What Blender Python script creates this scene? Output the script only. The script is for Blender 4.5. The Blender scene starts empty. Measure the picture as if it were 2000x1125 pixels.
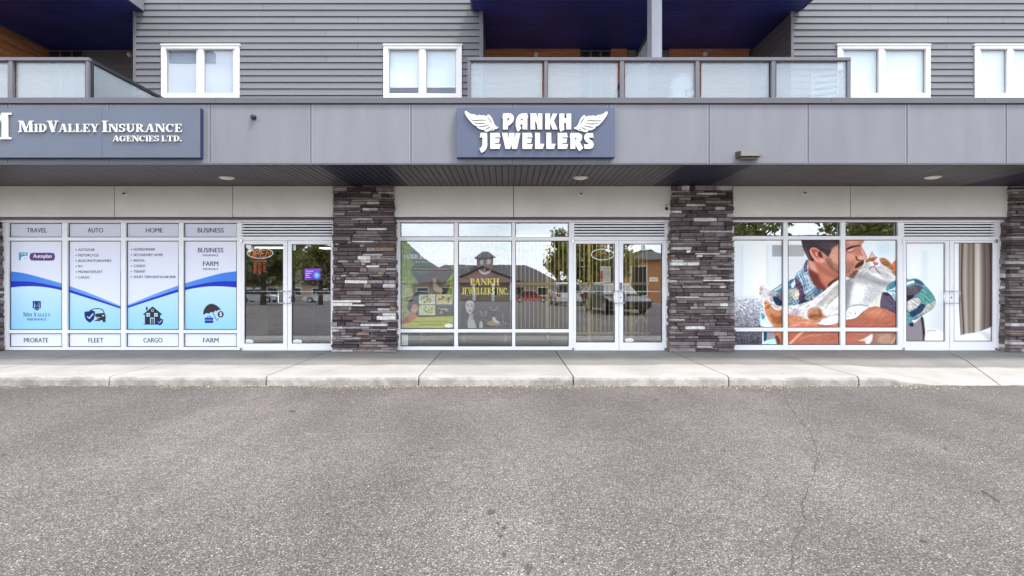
import bpy, bmesh, math, random
import numpy as np
from mathutils import Vector
R = math.radians
C = bpy.context.scene.collection
S = bpy.context.scene
rnd = random.Random(7)

# ------------------------------------------------------------------ camera
EYE, F, VX, VY = 1.50, 1100.0, 990.0, 548.0
cam = bpy.data.cameras.new('camera')
camo = bpy.data.objects.new('camera', cam)
C.objects.link(camo)
camo.location = (0, 0, EYE)
camo.rotation_euler = (R(90), 0, 0)
cam.sensor_width = 36
cam.lens = 36 * F / 2000
cam.shift_x = 10 / 2000
cam.shift_y = -14.5 / 2000
cam.clip_start = 0.05
cam.clip_end = 3000
S.camera = camo

# ------------------------------------------------------------------ light
SUN_EL, SUN_AZ = R(64), R(48)           # azimuth away from the facade normal, towards the right
w = bpy.data.worlds.new('World')
S.world = w
w.use_nodes = True
nt = w.node_tree
bg = nt.nodes['Background']
sky = nt.nodes.new('ShaderNodeTexSky')
sky.sky_type = 'NISHITA'
sky.sun_disc = False
sky.sun_elevation = SUN_EL
sky.sun_rotation = R(180) - SUN_AZ
sky.altitude = 350
tc = nt.nodes.new('ShaderNodeTexCoord')
mp = nt.nodes.new('ShaderNodeMapping')
mp.inputs['Scale'].default_value = (1.0, 1.0, 3.2)
nz = nt.nodes.new('ShaderNodeTexNoise')
nz.inputs['Scale'].default_value = 2.2
nz.inputs['Detail'].default_value = 7
nz.inputs['Roughness'].default_value = 0.6
rp = nt.nodes.new('ShaderNodeValToRGB')
rp.color_ramp.elements[0].position = 0.36
rp.color_ramp.elements[0].color = (0.35, 0.35, 0.35, 1)
rp.color_ramp.elements[1].position = 0.62
rp.color_ramp.elements[1].color = (0.95, 0.95, 0.95, 1)
mx = nt.nodes.new('ShaderNodeMix')
mx.data_type = 'RGBA'
mx.inputs[7].default_value = (12.3, 12.7, 13.4, 1)
nt.links.new(tc.outputs['Generated'], mp.inputs['Vector'])
nt.links.new(mp.outputs['Vector'], nz.inputs['Vector'])
nt.links.new(nz.outputs['Fac'], rp.inputs['Fac'])
nt.links.new(rp.outputs['Color'], mx.inputs[0])
nt.links.new(sky.outputs['Color'], mx.inputs[6])
nt.links.new(mx.outputs[2], bg.inputs['Color'])
bg.inputs['Strength'].default_value = 0.10

sun = bpy.data.lights.new('sun', 'SUN')
sun.energy = 1.3
sun.angle = R(10)
sun.color = (1, 0.96, 0.9)
so = bpy.data.objects.new('sun', sun)
C.objects.link(so)
sd = Vector((math.sin(SUN_AZ) * math.cos(SUN_EL), -math.cos(SUN_AZ) * math.cos(SUN_EL), math.sin(SUN_EL)))
so.rotation_euler = sd.to_track_quat('Z', 'Y').to_euler()
so.location = (0, -10, 30)

S.view_settings.view_transform = 'Standard'
S.view_settings.look = 'None'
S.view_settings.gamma = 1
S.view_settings.use_curve_mapping = False
S.view_settings.exposure = 1.55
S.render.engine = 'CYCLES'
S.cycles.max_bounces = 8
S.cycles.transparent_max_bounces = 16
S.cycles.use_denoising = True

# ------------------------------------------------------------------ helpers
def X(px, d): return (px - VX) * d / F
def Z(py, d): return EYE + (VY - py) * d / F
ORG = {}

def link(o, parent=None):
    C.objects.link(o)
    if parent is not None:
        o.parent = parent
        o.location = -ORG[parent.name]
    ORG[o.name] = Vector((0, 0, 0))
    return o

def props(o, label=None, cat=None, group=None, kind=None):
    for k, v in (('label', label), ('category', cat), ('group', group), ('kind', kind)):
        if v: o[k] = v
    return o

def empty(name, loc, parent=None, **k):
    o = bpy.data.objects.new(name, None)
    C.objects.link(o)
    o.empty_display_size = 0.2
    loc = Vector(loc)
    if parent is not None:
        o.parent = parent
        o.location = loc - ORG[parent.name]
    else:
        o.location = loc
    ORG[o.name] = loc
    return props(o, **k)

def mesh(name, verts, faces, mat, parent=None, smooth=False, **k):
    m = bpy.data.meshes.new(name)
    m.from_pydata([tuple(v) for v in verts], [], faces)
    if mat: m.materials.append(mat)
    if smooth:
        for p in m.polygons: p.use_smooth = True
    o = link(bpy.data.objects.new(name, m), parent)
    return props(o, **k)

BOXF = [(0, 1, 3, 2), (4, 6, 7, 5), (0, 4, 5, 1), (2, 3, 7, 6), (0, 2, 6, 4), (1, 5, 7, 3)]
def bxv(x0, x1, y0, y1, z0, z1):
    return [(x, y, z) for x in (x0, x1) for y in (y0, y1) for z in (z0, z1)]

class MB:
    def __init__(s): s.v = []; s.f = []
    def add(s, v, f):
        n = len(s.v); s.v += list(v); s.f += [tuple(i + n for i in q) for q in f]
    def box(s, *a): s.add(bxv(*a), BOXF)
    def prism(s, pts, y0, y1):            # pts (x,z) outline, extruded in y
        n = len(pts)
        s.add([(x, y0, z) for x, z in pts] + [(x, y1, z) for x, z in pts],
              [tuple(range(n - 1, -1, -1)), tuple(range(n, 2 * n))] + [(i, (i + 1) % n, n + (i + 1) % n, n + i) for i in range(n)])
    def tube(s, pts, r, seg=8):
        pts = [Vector(p) for p in pts]; base = len(s.v)
        for i, p in enumerate(pts):
            a = pts[max(i - 1, 0)]; b = pts[min(i + 1, len(pts) - 1)]
            t = (b - a).normalized()
            u = t.cross(Vector((0, 0, 1)) if abs(t.z) < .9 else Vector((1, 0, 0))).normalized(); v = t.cross(u)
            rr = r[i] if isinstance(r, (list, tuple)) else r
            for k in range(seg):
                an = 2 * math.pi * k / seg
                s.v.append(tuple(p + u * rr * math.cos(an) + v * rr * math.sin(an)))
        for i in range(len(pts) - 1):
            for k in range(seg):
                a = base + i * seg + k; b = base + i * seg + (k + 1) % seg
                s.f.append((a, b, b + seg, a + seg))
        s.f.append(tuple(base + k for k in range(seg - 1, -1, -1)))
        e = base + (len(pts) - 1) * seg
        s.f.append(tuple(e + k for k in range(seg)))
    def lathe(s, c, prof, axis='z', seg=20):  # prof (r, h)
        base = len(s.v)
        for r, h in prof:
            for k in range(seg):
                an = 2 * math.pi * k / seg; a, b = r * math.cos(an), r * math.sin(an)
                p = {'z': (a, b, h), 'y': (a, h, b), 'x': (h, a, b)}[axis]
                s.v.append((c[0] + p[0], c[1] + p[1], c[2] + p[2]))
        for i in range(len(prof) - 1):
            for k in range(seg):
                a = base + i * seg + k; b = base + i * seg + (k + 1) % seg
                s.f.append((a, b, b + seg, a + seg))
        s.f.append(tuple(base + k for k in range(seg)))
        e = base + (len(prof) - 1) * seg
        s.f.append(tuple(e + k for k in range(seg)))
    def build(s, name, mat, parent=None, **k): return mesh(name, s.v, s.f, mat, parent, **k)

def box(name, x0, x1, y0, y1, z0, z1, mat, parent=None, bevel=0, **k):
    if bevel:
        bm = bmesh.new()
        vs = [bm.verts.new(v) for v in bxv(x0, x1, y0, y1, z0, z1)]
        for f in BOXF: bm.faces.new([vs[i] for i in f])
        bmesh.ops.recalc_face_normals(bm, faces=bm.faces)
        bmesh.ops.bevel(bm, geom=list(bm.edges), offset=bevel, segments=1, affect='EDGES')
        m = bpy.data.meshes.new(name); bm.to_mesh(m); bm.free()
        m.materials.append(mat)
        return props(link(bpy.data.objects.new(name, m), parent), **k)
    return mesh(name, bxv(x0, x1, y0, y1, z0, z1), BOXF, mat, parent, **k)

def pbox(name, a, b, t, u, d0, d1, mat, parent=None, bevel=0, **k):
    """box whose front face (depth d0) covers photo columns a..b and rows t..u"""
    return box(name, X(a, d0), X(b, d0), d0, d1, Z(u, d0), Z(t, d0), mat, parent, bevel, **k)

def lin(c):
    return tuple(((v / 255) / 12.92 if v / 255 <= .04045 else ((v / 255 + .055) / 1.055) ** 2.4) for v in c)

def mat(name, col, rough=.6, var=.12, scale=3.0, fine=0.0, fscale=60, bump=0.0, bscale=80, metal=0, spec=.5, emit=None, coat=0, stretch=(1, 1, 1), alpha=1, each=0.0):
    """col is a linear reflectance"""
    m = bpy.data.materials.new(name); m.use_nodes = True
    n = m.node_tree; b = n.nodes['Principled BSDF']
    b.inputs['Roughness'].default_value = rough
    b.inputs['Metallic'].default_value = metal
    b.inputs['Specular IOR Level'].default_value = spec
    b.inputs['Coat Weight'].default_value = coat
    t = n.nodes.new('ShaderNodeTexCoord'); mp = n.nodes.new('ShaderNodeMapping'); mp.inputs['Scale'].default_value = stretch
    oi = n.nodes.new('ShaderNodeObjectInfo')
    n.links.new(t.outputs['Object'], mp.inputs['Vector'])
    nz = n.nodes.new('ShaderNodeTexNoise'); nz.inputs['Scale'].default_value = scale; nz.inputs['Detail'].default_value = 5
    n.links.new(mp.outputs[0], nz.inputs['Vector'])
    mr = n.nodes.new('ShaderNodeMapRange')
    mr.inputs[1].default_value = .3; mr.inputs[2].default_value = .7
    mr.inputs[3].default_value = 1 - var; mr.inputs[4].default_value = 1 + var
    n.links.new(nz.outputs['Fac'], mr.inputs[0])
    val = mr.outputs[0]
    if each:
        m3 = n.nodes.new('ShaderNodeMapRange'); m3.inputs[3].default_value = 1 - each; m3.inputs[4].default_value = 1 + each
        n.links.new(oi.outputs['Random'], m3.inputs[0]); m4 = n.nodes.new('ShaderNodeMath'); m4.operation = 'MULTIPLY'
        n.links.new(val, m4.inputs[0]); n.links.new(m3.outputs[0], m4.inputs[1]); val = m4.outputs[0]
    if fine:
        nf = n.nodes.new('ShaderNodeTexNoise'); nf.inputs['Scale'].default_value = fscale; nf.inputs['Detail'].default_value = 3
        n.links.new(mp.outputs[0], nf.inputs['Vector'])
        m2 = n.nodes.new('ShaderNodeMapRange'); m2.inputs[1].default_value = .3; m2.inputs[2].default_value = .7
        m2.inputs[3].default_value = 1 - fine; m2.inputs[4].default_value = 1 + fine
        n.links.new(nf.outputs['Fac'], m2.inputs[0])
        mm = n.nodes.new('ShaderNodeMath'); mm.operation = 'MULTIPLY'
        n.links.new(val, mm.inputs[0]); n.links.new(m2.outputs[0], mm.inputs[1]); val = mm.outputs[0]
    vm = n.nodes.new('ShaderNodeVectorMath'); vm.operation = 'SCALE'
    vm.inputs[0].default_value = col[:3]
    n.links.new(val, vm.inputs['Scale'])
    n.links.new(vm.outputs[0], b.inputs['Base Color'])
    if bump:
        nb = n.nodes.new('ShaderNodeTexNoise'); nb.inputs['Scale'].default_value = bscale; nb.inputs['Detail'].default_value = 4
        n.links.new(mp.outputs[0], nb.inputs['Vector'])
        bp = n.nodes.new('ShaderNodeBump'); bp.inputs['Strength'].default_value = bump; bp.inputs['Distance'].default_value = .01
        n.links.new(nb.outputs['Fac'], bp.inputs['Height']); n.links.new(bp.outputs[0], b.inputs['Normal'])
    if emit:
        b.inputs['Emission Color'].default_value = (*emit[0], 1); b.inputs['Emission Strength'].default_value = emit[1]
    if alpha < 1: b.inputs['Alpha'].default_value = alpha
    return m

def glass_mat(name, tint, fac, diffuse=None, dfac=0, rough=0.0):
    m = bpy.data.materials.new(name); m.use_nodes = True
    n = m.node_tree; n.nodes.remove(n.nodes['Principled BSDF']); out = n.nodes['Material Output']
    tr = n.nodes.new('ShaderNodeBsdfTransparent'); tr.inputs[0].default_value = (*tint, 1)
    gl = n.nodes.new('ShaderNodeBsdfGlossy'); gl.inputs['Roughness'].default_value = rough
    gl.inputs['Color'].default_value = (.93, .96, 1, 1)
    ge = n.nodes.new('ShaderNodeNewGeometry'); dt = n.nodes.new('ShaderNodeVectorMath'); dt.operation = 'DOT_PRODUCT'
    n.links.new(ge.outputs['Incoming'], dt.inputs[0]); n.links.new(ge.outputs['Normal'], dt.inputs[1])
    def mth(op, a, b=None, clamp=False):
        q = n.nodes.new('ShaderNodeMath'); q.operation = op; q.use_clamp = clamp
        for i, v in enumerate((a, b)):
            if v is None: continue
            if isinstance(v, (int, float)): q.inputs[i].default_value = v
            else: n.links.new(v, q.inputs[i])
        return q
    c_ = mth('ABSOLUTE', dt.outputs['Value']); c_ = mth('SUBTRACT', 1.0, c_.outputs[0]); c_ = mth('POWER', c_.outputs[0], 5.0)
    ad = mth('MULTIPLY', c_.outputs[0], .9); ad = mth('ADD', ad.outputs[0], .04 + fac, True)
    # slight waviness of the float glass
    t = n.nodes.new('ShaderNodeTexCoord'); nz = n.nodes.new('ShaderNodeTexNoise'); nz.inputs['Scale'].default_value = .9
    bp = n.nodes.new('ShaderNodeBump'); bp.inputs['Strength'].default_value = .05; bp.inputs['Distance'].default_value = .02
    n.links.new(t.outputs['Object'], nz.inputs['Vector']); n.links.new(nz.outputs['Fac'], bp.inputs['Height'])
    n.links.new(bp.outputs[0], gl.inputs['Normal'])
    base = tr.outputs[0]
    if diffuse:
        df = n.nodes.new('ShaderNodeBsdfDiffuse'); df.inputs[0].default_value = (*diffuse, 1)
        tl = n.nodes.new('ShaderNodeBsdfTranslucent'); tl.inputs[0].default_value = (*diffuse, 1)
        m0 = n.nodes.new('ShaderNodeMixShader'); m0.inputs[0].default_value = .35
        n.links.new(df.outputs[0], m0.inputs[1]); n.links.new(tl.outputs[0], m0.inputs[2])
        m1 = n.nodes.new('ShaderNodeMixShader'); m1.inputs[0].default_value = dfac
        n.links.new(base, m1.inputs[1]); n.links.new(m0.outputs[0], m1.inputs[2]); base = m1.outputs[0]
    mx = n.nodes.new('ShaderNodeMixShader')
    n.links.new(ad.outputs[0], mx.inputs[0]); n.links.new(base, mx.inputs[1]); n.links.new(gl.outputs[0], mx.inputs[2])
    n.links.new(mx.outputs[0], out.inputs[0])
    return m

# ---- flat prints: a tiny painter that fills an image from outlines --------
def gauss(a, s):
    if s <= 0: return a
    r = max(1, int(3 * s)); k = np.exp(-np.arange(-r, r + 1) ** 2 / (2 * s * s)); k /= k.sum()
    p = np.pad(a, ((r, r), (0, 0)), mode='edge'); o = np.zeros_like(a)
    for i, w_ in enumerate(k): o += w_ * p[i:i + a.shape[0]]
    p = np.pad(o, ((0, 0), (r, r)), mode='edge'); o2 = np.zeros_like(a)
    for i, w_ in enumerate(k): o2 += w_ * p[:, i:i + a.shape[1]]
    return o2

def curve(pts, closed=True, n=5):
    P = [np.array(p, float) for p in pts]; L = len(P); out = []
    for i in range(L if closed else L - 1):
        p0 = P[(i - 1) % L] if closed or i > 0 else P[i]; p1 = P[i]; p2 = P[(i + 1) % L]
        p3 = P[(i + 2) % L] if closed or i + 2 < L else P[(i + 1) % L]
        for k in range(n):
            t = k / n
            out.append(.5 * ((2 * p1) + (-p0 + p2) * t + (2 * p0 - 5 * p1 + 4 * p2 - p3) * t * t + (-p0 + 3 * p1 - 3 * p2 + p3) * t ** 3))
    if not closed: out.append(P[-1])
    return out

class Canvas:
    def __init__(s, x0, y0, x1, y1, k=3, bg=(240, 240, 245)):
        s.x0, s.y0, s.x1, s.y1, s.k = x0, y0, x1, y1, k
        s.w, s.h = int((x1 - x0) * k), int((y1 - y0) * k)
        s.a = np.ones((s.h, s.w, 3)) * np.array(bg) / 255.
        s.yy, s.xx = np.mgrid[0:s.h, 0:s.w]; s.xx = s.xx / k + x0; s.yy = s.yy / k + y0
        s.rs = np.random.RandomState(3)
    def mask(s, pts, blur=.35):
        P = np.array([[(p[0] - s.x0) * s.k, (p[1] - s.y0) * s.k] for p in pts])
        b = blur * s.k; pad = int(3 * b) + 3
        i0 = max(0, int(P[:, 0].min()) - pad); i1 = min(s.w, int(P[:, 0].max()) + pad)
        j0 = max(0, int(P[:, 1].min()) - pad); j1 = min(s.h, int(P[:, 1].max()) + pad)
        if i1 <= i0 or j1 <= j0: return None
        xs = np.arange(i0, i1) + .5; m = np.zeros((j1 - j0, i1 - i0), bool)
        for q in range(len(P)):
            (xa, ya), (xb, yb) = P[q], P[(q + 1) % len(P)]
            if ya == yb: continue
            lo, hi = min(ya, yb), max(ya, yb)
            ja, jb = max(j0, int(math.ceil(lo - .5))), min(j1, int(math.ceil(hi - .5)))
            if jb <= ja: continue
            y = np.arange(ja, jb) + .5
            xi = xa + (y - ya) * (xb - xa) / (yb - ya)
            m[ja - j0:jb - j0] ^= xs[None, :] < xi[:, None]
        return (slice(j0, j1), slice(i0, i1)), gauss(m.astype(float), b)
    def poly(s, pts, col, blur=.35, a=1, smooth=True, col2=None, tex=0, hori=False):
        if smooth: pts = curve(pts)
        r = s.mask(pts, blur)
        if r is None: return
        sl, m = r; m = m[..., None] * a
        c = np.array(col) / 255.
        if col2 is not None:
            g = (s.xx if hori else s.yy)[sl]; ys = [p[0 if hori else 1] for p in pts]
            t = np.clip((g - min(ys)) / (max(ys) - min(ys) + 1e-6), 0, 1)[..., None]
            c = c * (1 - t) + np.array(col2) / 255. * t
        if tex:
            c = c + tex * gauss(s.rs.randn(*m.shape[:2]), .7)[..., None] * 1.5
        s.a[sl] = s.a[sl] * (1 - m) + c * m
    def line(s, pts, wd, col, blur=.3, a=1, smooth=True, taper=False):
        if smooth and len(pts) > 2: pts = curve(pts, False)
        P = [np.array(p, float) for p in pts]; L = []; Rr = []
        for i, p in enumerate(P):
            t = P[min(i + 1, len(P) - 1)] - P[max(i - 1, 0)]; t = t / (np.linalg.norm(t) + 1e-9)
            ww = wd / 2 * ((1 - abs(2 * i / (len(P) - 1) - 1) ** 2 + .15) if taper else 1)
            nn = np.array([-t[1], t[0]]) * ww
            L.append(p + nn); Rr.append(p - nn)
        s.poly(L + Rr[::-1], col, blur, a, smooth=False)
    def ell(s, cx, cy, rx, ry, col, blur=.3, a=1, **k):
        s.poly([(cx + rx * math.cos(t), cy + ry * math.sin(t)) for t in np.linspace(0, 2 * math.pi, 25)[:-1]], col, blur, a, smooth=False, **k)
    def rect(s, x0, y0, x1, y1, col, blur=.2, a=1, **k):
        s.poly([(x0, y0), (x1, y0), (x1, y1), (x0, y1)], col, blur, a, smooth=False, **k)
    def material(s, name, rough=.35, spec=.15, emit=0):
        rough = max(rough, .45)
        im = bpy.data.images.new(name, s.w, s.h)
        px = np.ones((s.h, s.w, 4), np.float32); px[..., :3] = np.clip(s.a, 0, 1)[::-1]
        im.pixels.foreach_set(px.ravel()); im.update(); im.pack()
        m = bpy.data.materials.new(name); m.use_nodes = True; n = m.node_tree; b = n.nodes['Principled BSDF']
        t = n.nodes.new('ShaderNodeTexImage'); t.image = im; t.extension = 'EXTEND'
        n.links.new(t.outputs[0], b.inputs['Base Color'])
        b.inputs['Roughness'].default_value = rough; b.inputs['Specular IOR Level'].default_value = spec
        if emit:
            n.links.new(t.outputs[0], b.inputs['Emission Color']); b.inputs['Emission Strength'].default_value = emit
        s.mat = m
        return m
    def sheet(s, name, a, b, t, u, d, parent=None, thick=.0015, **k):
        """thin printed sheet covering photo columns a..b, rows t..u at depth d"""
        vs = bxv(X(a, d), X(b, d), d, d + thick, Z(u, d), Z(t, d))
        o = mesh(name, vs, BOXF, s.mat, parent, **k)
        uv = o.data.uv_layers.new(name='print')
        for l in o.data.loops:
            v = o.data.vertices[l.vertex_index].co
            xm_ = (vs[0][0] + vs[-1][0]) / 2; zm_ = (vs[0][2] + vs[-1][2]) / 2
            uv.data[l.index].uv = ((a + (b - a) * (0 if v.x < xm_ else 1) - s.x0) / (s.x1 - s.x0),
                                   1 - ((u if v.z < zm_ else t) - s.y0) / (s.y1 - s.y0))
        return o

FONT_CACHE = {}
def text(s, x0, x1, t, u, d, mt, parent, name='lettering', bold=0, **k):
    """flat lettering fitted into photo columns x0..x1, rows t..u at depth d"""
    key = (s, bold)
    if key not in FONT_CACHE:
        cu = bpy.data.curves.new('lettering', 'FONT'); cu.body = s; cu.resolution_u = 3
        o = bpy.data.objects.new('lettering', cu); C.objects.link(o)
        dg = bpy.context.evaluated_depsgraph_get()
        me = bpy.data.meshes.new_from_object(o.evaluated_get(dg))
        C.objects.unlink(o); bpy.data.objects.remove(o)
        v = np.array([q.co[:2] for q in me.vertices]); f = [tuple(p.vertices) for p in me.polygons]
        bpy.data.meshes.remove(me)
        FONT_CACHE[key] = (v, f)
    v, f = FONT_CACHE[key]
    lo, hi = v.min(0), v.max(0); q = (v - lo) / (hi - lo)
    verts = [(X(x0 + (x1 - x0) * a, d), d, Z(u + (t - u) * b, d)) for a, b in q]
    if bold:                      # a heavier weight: the same outline again, a hair to the side
        sh = (u - t) * .055; n_ = len(verts)
        verts += [(X(x0 + (x1 - x0) * a + sh, d), d - .0004, Z(u + (t - u) * b, d)) for a, b in q]
        f = f + [tuple(i + n_ for i in p) for p in f]
    return mesh(name, verts, f, mt, parent, **k)

# ---- roman letters built from thick and thin strokes ----------------------
def arc(cx, cy, rx, ry, a0, a1, n=14): return [(cx + rx * math.cos(R(a0 + (a1 - a0) * i / n)), cy + ry * math.sin(R(a0 + (a1 - a0) * i / n))) for i in range(n + 1)]
def seriffed(ch):
    """(width, strips); a strip is a list of (x, y, halfwidth_vec) pairs -> polygons in a unit-high box"""
    T, t, sh = .21, .075, .07
    P = []
    def bar(x, y0=0, y1=1, w_=T): P.append([(x, y0), (x + w_, y0), (x + w_, y1), (x, y1)])
    def ser(x0, x1, y): P.append([(x0, y), (x1, y), (x1, y + sh), (x0, y + sh)])
    def sl(x0, y0, x1, y1, w_): P.append([(x0, y0), (x0 + w_, y0), (x1 + w_, y1), (x1, y1)])
    def ring(cx, cy, rx, ry, a0, a1, thick=T, thin=t):
        o = arc(cx, cy, rx, ry, a0, a1); i_ = arc(cx, cy, rx - thick, ry - thin, a0, a1)
        for k in range(len(o) - 1): P.append([o[k], o[k + 1], i_[k + 1], i_[k]])
    if ch == 'M':
        bar(.12, w_=t + .02); sl(.55, 0, .16, 1, T) ; sl(.55, 0, .93, 1, t); bar(.93, w_=T); ser(0, .3, 0); ser(0, .2, 1 - sh); ser(.84, 1.26, 0); ser(.98, 1.26, 1 - sh); W = 1.26
    elif ch == 'I': bar(.1); ser(0, .41, 0); ser(0, .41, 1 - sh); W = .41
    elif ch == 'D': bar(.1); ser(0, .3, 0); ser(0, .3, 1 - sh); ring(.38, .5, .48, .5, -90, 90); P.append([(.2, 0), (.4, 0), (.4, t), (.2, t)]); P.append([(.2, 1 - t), (.4, 1 - t), (.4, 1), (.2, 1)]); W = .88
    elif ch == 'V': sl(.36, 0, .08, 1, T + .03); sl(.45, 0, .74, 1, t); ser(-.04, .4, 1 - sh); ser(.62, .92, 1 - sh); W = .9
    elif ch == 'A': sl(.08, 0, .4, 1, t); sl(.66, 0, .38, 1, T); ser(-.03, .24, 0); ser(.56, .98, 0); P.append([(.2, .3), (.6, .3), (.58, .37), (.22, .37)]); W = .95
    elif ch == 'L': bar(.1); ser(0, .41, 1 - sh); ser(0, .7, 0); P.append([(.63, 0), (.72, 0), (.76, .3), (.7, .3)]); W = .76
    elif ch == 'E': bar(.1); ser(0, .68, 1 - sh); ser(0, .7, 0); ser(.2, .52, .48); P.append([(.63, 0), (.72, 0), (.76, .28), (.7, .28)]); P.append([(.62, 1), (.7, 1), (.7, .75), (.65, .75)]); P.append([(.48, .38), (.54, .38), (.54, .66), (.48, .66)]); W = .77
    elif ch == 'Y': bar(.36, 0, .5); sl(.36, .42, .04, 1, T); sl(.5, .42, .76, 1, t); ser(.24, .68, 0); ser(-.05, .34, 1 - sh); ser(.64, .94, 1 - sh); W = .9
    elif ch == 'N': bar(.12, w_=t + .01); sl(.76, 0, .12, 1, T + .02); bar(.85, w_=t + .01); ser(0, .3, 0); ser(-.02, .2, 1 - sh); ser(.74, 1.04, 1 - sh); W = 1.02
    elif ch == 'S':
        ring(.33, .74, .31, .26, 30, 270, .15, .1); ring(.33, .28, .33, .28, -150, 90, .17, .1); P.append([(.55, .68), (.62, .68), (.62, 1), (.57, 1)]); P.append([(.0, 0), (.05, 0), (.09, .32), (.02, .32)]); W = .68
    elif ch == 'U': bar(.1, .35, 1); ring(.45, .38, .35, .38, 180, 360, .17, .1); bar(.72, .35, 1, t); ser(0, .41, 1 - sh); ser(.6, .92, 1 - sh); W = .9
    elif ch == 'R': bar(.1); ser(0, .41, 0); ser(0, .3, 1 - sh); ring(.36, .74, .36, .26, -90, 90, .18, t); P.append([(.2, 1 - t), (.38, 1 - t), (.38, 1), (.2, 1)]); P.append([(.2, .48), (.38, .48), (.38, .55), (.2, .55)]); sl(.66, 0, .34, .52, T); ser(.68, .98, 0); W = .94
    elif ch == 'C' or ch == 'G':
        ring(.46, .5, .46, .5, 42, 318, T, t); P.append([(.76, .66), (.82, .66), (.82, .98), (.78, .98)]); W = .86
        if ch == 'G': bar(.66, .05, .42, .18); ser(.56, .94, .42); W = .94
    elif ch == 'T': bar(.33); ser(.2, .67, 0); ser(0, .87, 1 - sh); P.append([(0, .7), (.05, .7), (.09, 1), (0, 1)]); P.append([(.82, .7), (.87, .7), (.87, 1), (.78, 1)]); W = .87
    elif ch == 'P': bar(.1); ser(0, .41, 0); ser(0, .3, 1 - sh); ring(.36, .72, .36, .28, -90, 90, .18, t); P.append([(.2, 1 - t), (.38, 1 - t), (.38, 1), (.2, 1)]); P.append([(.2, .44), (.38, .44), (.38, .51), (.2, .51)]); W = .76
    elif ch == 'K': bar(.1); ser(0, .41, 0); ser(0, .41, 1 - sh); sl(.28, .42, .72, 1, t + .02); sl(.7, 0, .38, .6, T); ser(.64, .98, 0); ser(.6, .92, 1 - sh); W = .96
    elif ch == 'H': bar(.1); bar(.72); ser(0, .41, 0); ser(0, .41, 1 - sh); ser(.62, 1.03, 0); ser(.62, 1.03, 1 - sh); ser(.3, .73, .48); W = 1.03
    elif ch == 'J': bar(.3, .2, 1); ring(.25, .2, .26, .25, 180, 360, .2, .1); ser(.18, .62, 1 - sh); W = .62
    elif ch == 'W': sl(.3, 0, .05, 1, T); sl(.42, 0, .6, 1, t); sl(.82, 0, .56, 1, T); sl(.94, 0, 1.18, 1, t); ser(-.05, .36, 1 - sh); ser(1.06, 1.34, 1 - sh); W = 1.3
    elif ch == '.': P.append([(.04, 0), (.24, 0), (.24, .2), (.04, .2)]); W = .28
    elif ch == ' ': W = .34
    else: P.append([(.1, 0), (.5, 0), (.5, 1), (.1, 1)]); W = .6
    return W, P

def roman(s, x0, x1, rows, d, thick, mt, parent, name='letter', join=False):
    """s: list of (char, scale 0..1) ; rows = (top, base) of a full-size letter"""
    tot = sum(seriffed(c)[0] * k + .08 for c, k in s) - .08
    cell = (x1 - x0) / tot; x = 0; top, base = rows; hpx = base - top; J = MB()
    for c, k in s:
        W, P = seriffed(c)
        m = J if join else MB()
        for i, p in enumerate(P):
            q = [(X(x0 + (x + a * k) * cell, d), Z(base - b * k * hpx, d)) for a, b in p]
            off = (i % 23) * .00012
            if thick: m.prism(q, d - thick - off, d)
            else:
                m.add([(a, d - off, b) for a, b in q], [tuple(range(len(q)))])
        x += W * k + .08
        if P and not join: m.build(name, mt, parent)
    if join: J.build(name, mt, parent)

# ------------------------------------------------------------------ materials
M = {}
M['panel'] = mat('fibre_cement_panel', (.187, .188, .208), .75, .07, 1.5, .05, 60, .08, 120, stretch=(2.2, 1, .5), each=.035)
M['header'] = mat('beige_stucco_panel', (.72, .70, .655), .85, .05, 2, .05, 120, .1, 200, each=.02)
M['siding'] = mat('grey_siding', (.155, .155, .169), .7, .06, 2.5, .06, 40, .12, 60, stretch=(.25, 1, 4), each=.05)
M['flash'] = mat('dark_grey_flashing', (.092, .088, .102), .5, .08, 2, .03)
M['black'] = mat('black_gap', (.012, .011, .015), .8, .05)
M['gasket'] = mat('black_rubber', (.015, .014, .018), .6, .05)
M['soffit'] = mat('brown_metal_soffit', (.068, .055, .061), .45, .12, 2, .05, 50, each=.12)
M['soffit_shade'] = mat('painted_soffit_shade', (.010, .008, .028), .55, .2, 2)  # near-black navy stands in for deep shade on the soffit
M['navy'] = mat('navy_balcony_ceiling', (.024, .034, .21), .55, .3, 1.2, .1, 20)
M['white'] = mat('white_window_vinyl', (.72, .71, .70), .4, .02, 3)
M['alu'] = mat('clear_aluminium', (.83, .83, .86), .45, .02, 3, .02, spec=.35)
M['alu2'] = mat('satin_steel', (.62, .62, .64), .25, .04, 3, metal=.85)
M['rail'] = mat('grey_powdercoat', (.115, .110, .130), .45, .06, 3)
M['post'] = mat('pale_grey_metal', (.30, .31, .35), .5, .04, 3)
M['wood'] = mat('cedar_cladding', (.56, .23, .10), .55, .35, 3, .2, 30, stretch=(.6, .6, 7))
M['concrete_in'] = mat('dark_interior_paint', (.06, .055, .05), .8, .2)
M['floor_in'] = mat('interior_floor', (.09, .08, .075), .35, .15)
M['blind'] = mat('white_roller_blind', (.66, .74, .78), .8, .03, 2)
M['blind_grey'] = mat('grey_roller_blind', (.40, .44, .52), .8, .06, 2)
M['gold'] = mat('gold_painted_steel', (.50, .41, .19), .4, .08, 3)
M['ink'] = mat('dark_blue_grey_ink', (.035, .040, .065), .6, .02)
M['ink_white'] = mat('white_ink', (.85, .85, .85), .6, .01)
M['sign'] = mat('slate_blue_sign_face', (.072, .089, .146), .5, .05, 1.5)
M['sign2'] = mat('grey_blue_sign_face', (.088, .106, .148), .5, .05, 1.5)
M['signside'] = mat('navy_sign_side', (.02, .03, .10), .5, .05)
M['letter'] = mat('white_acrylic', (.62, .61, .58), .35, .01)
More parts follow.
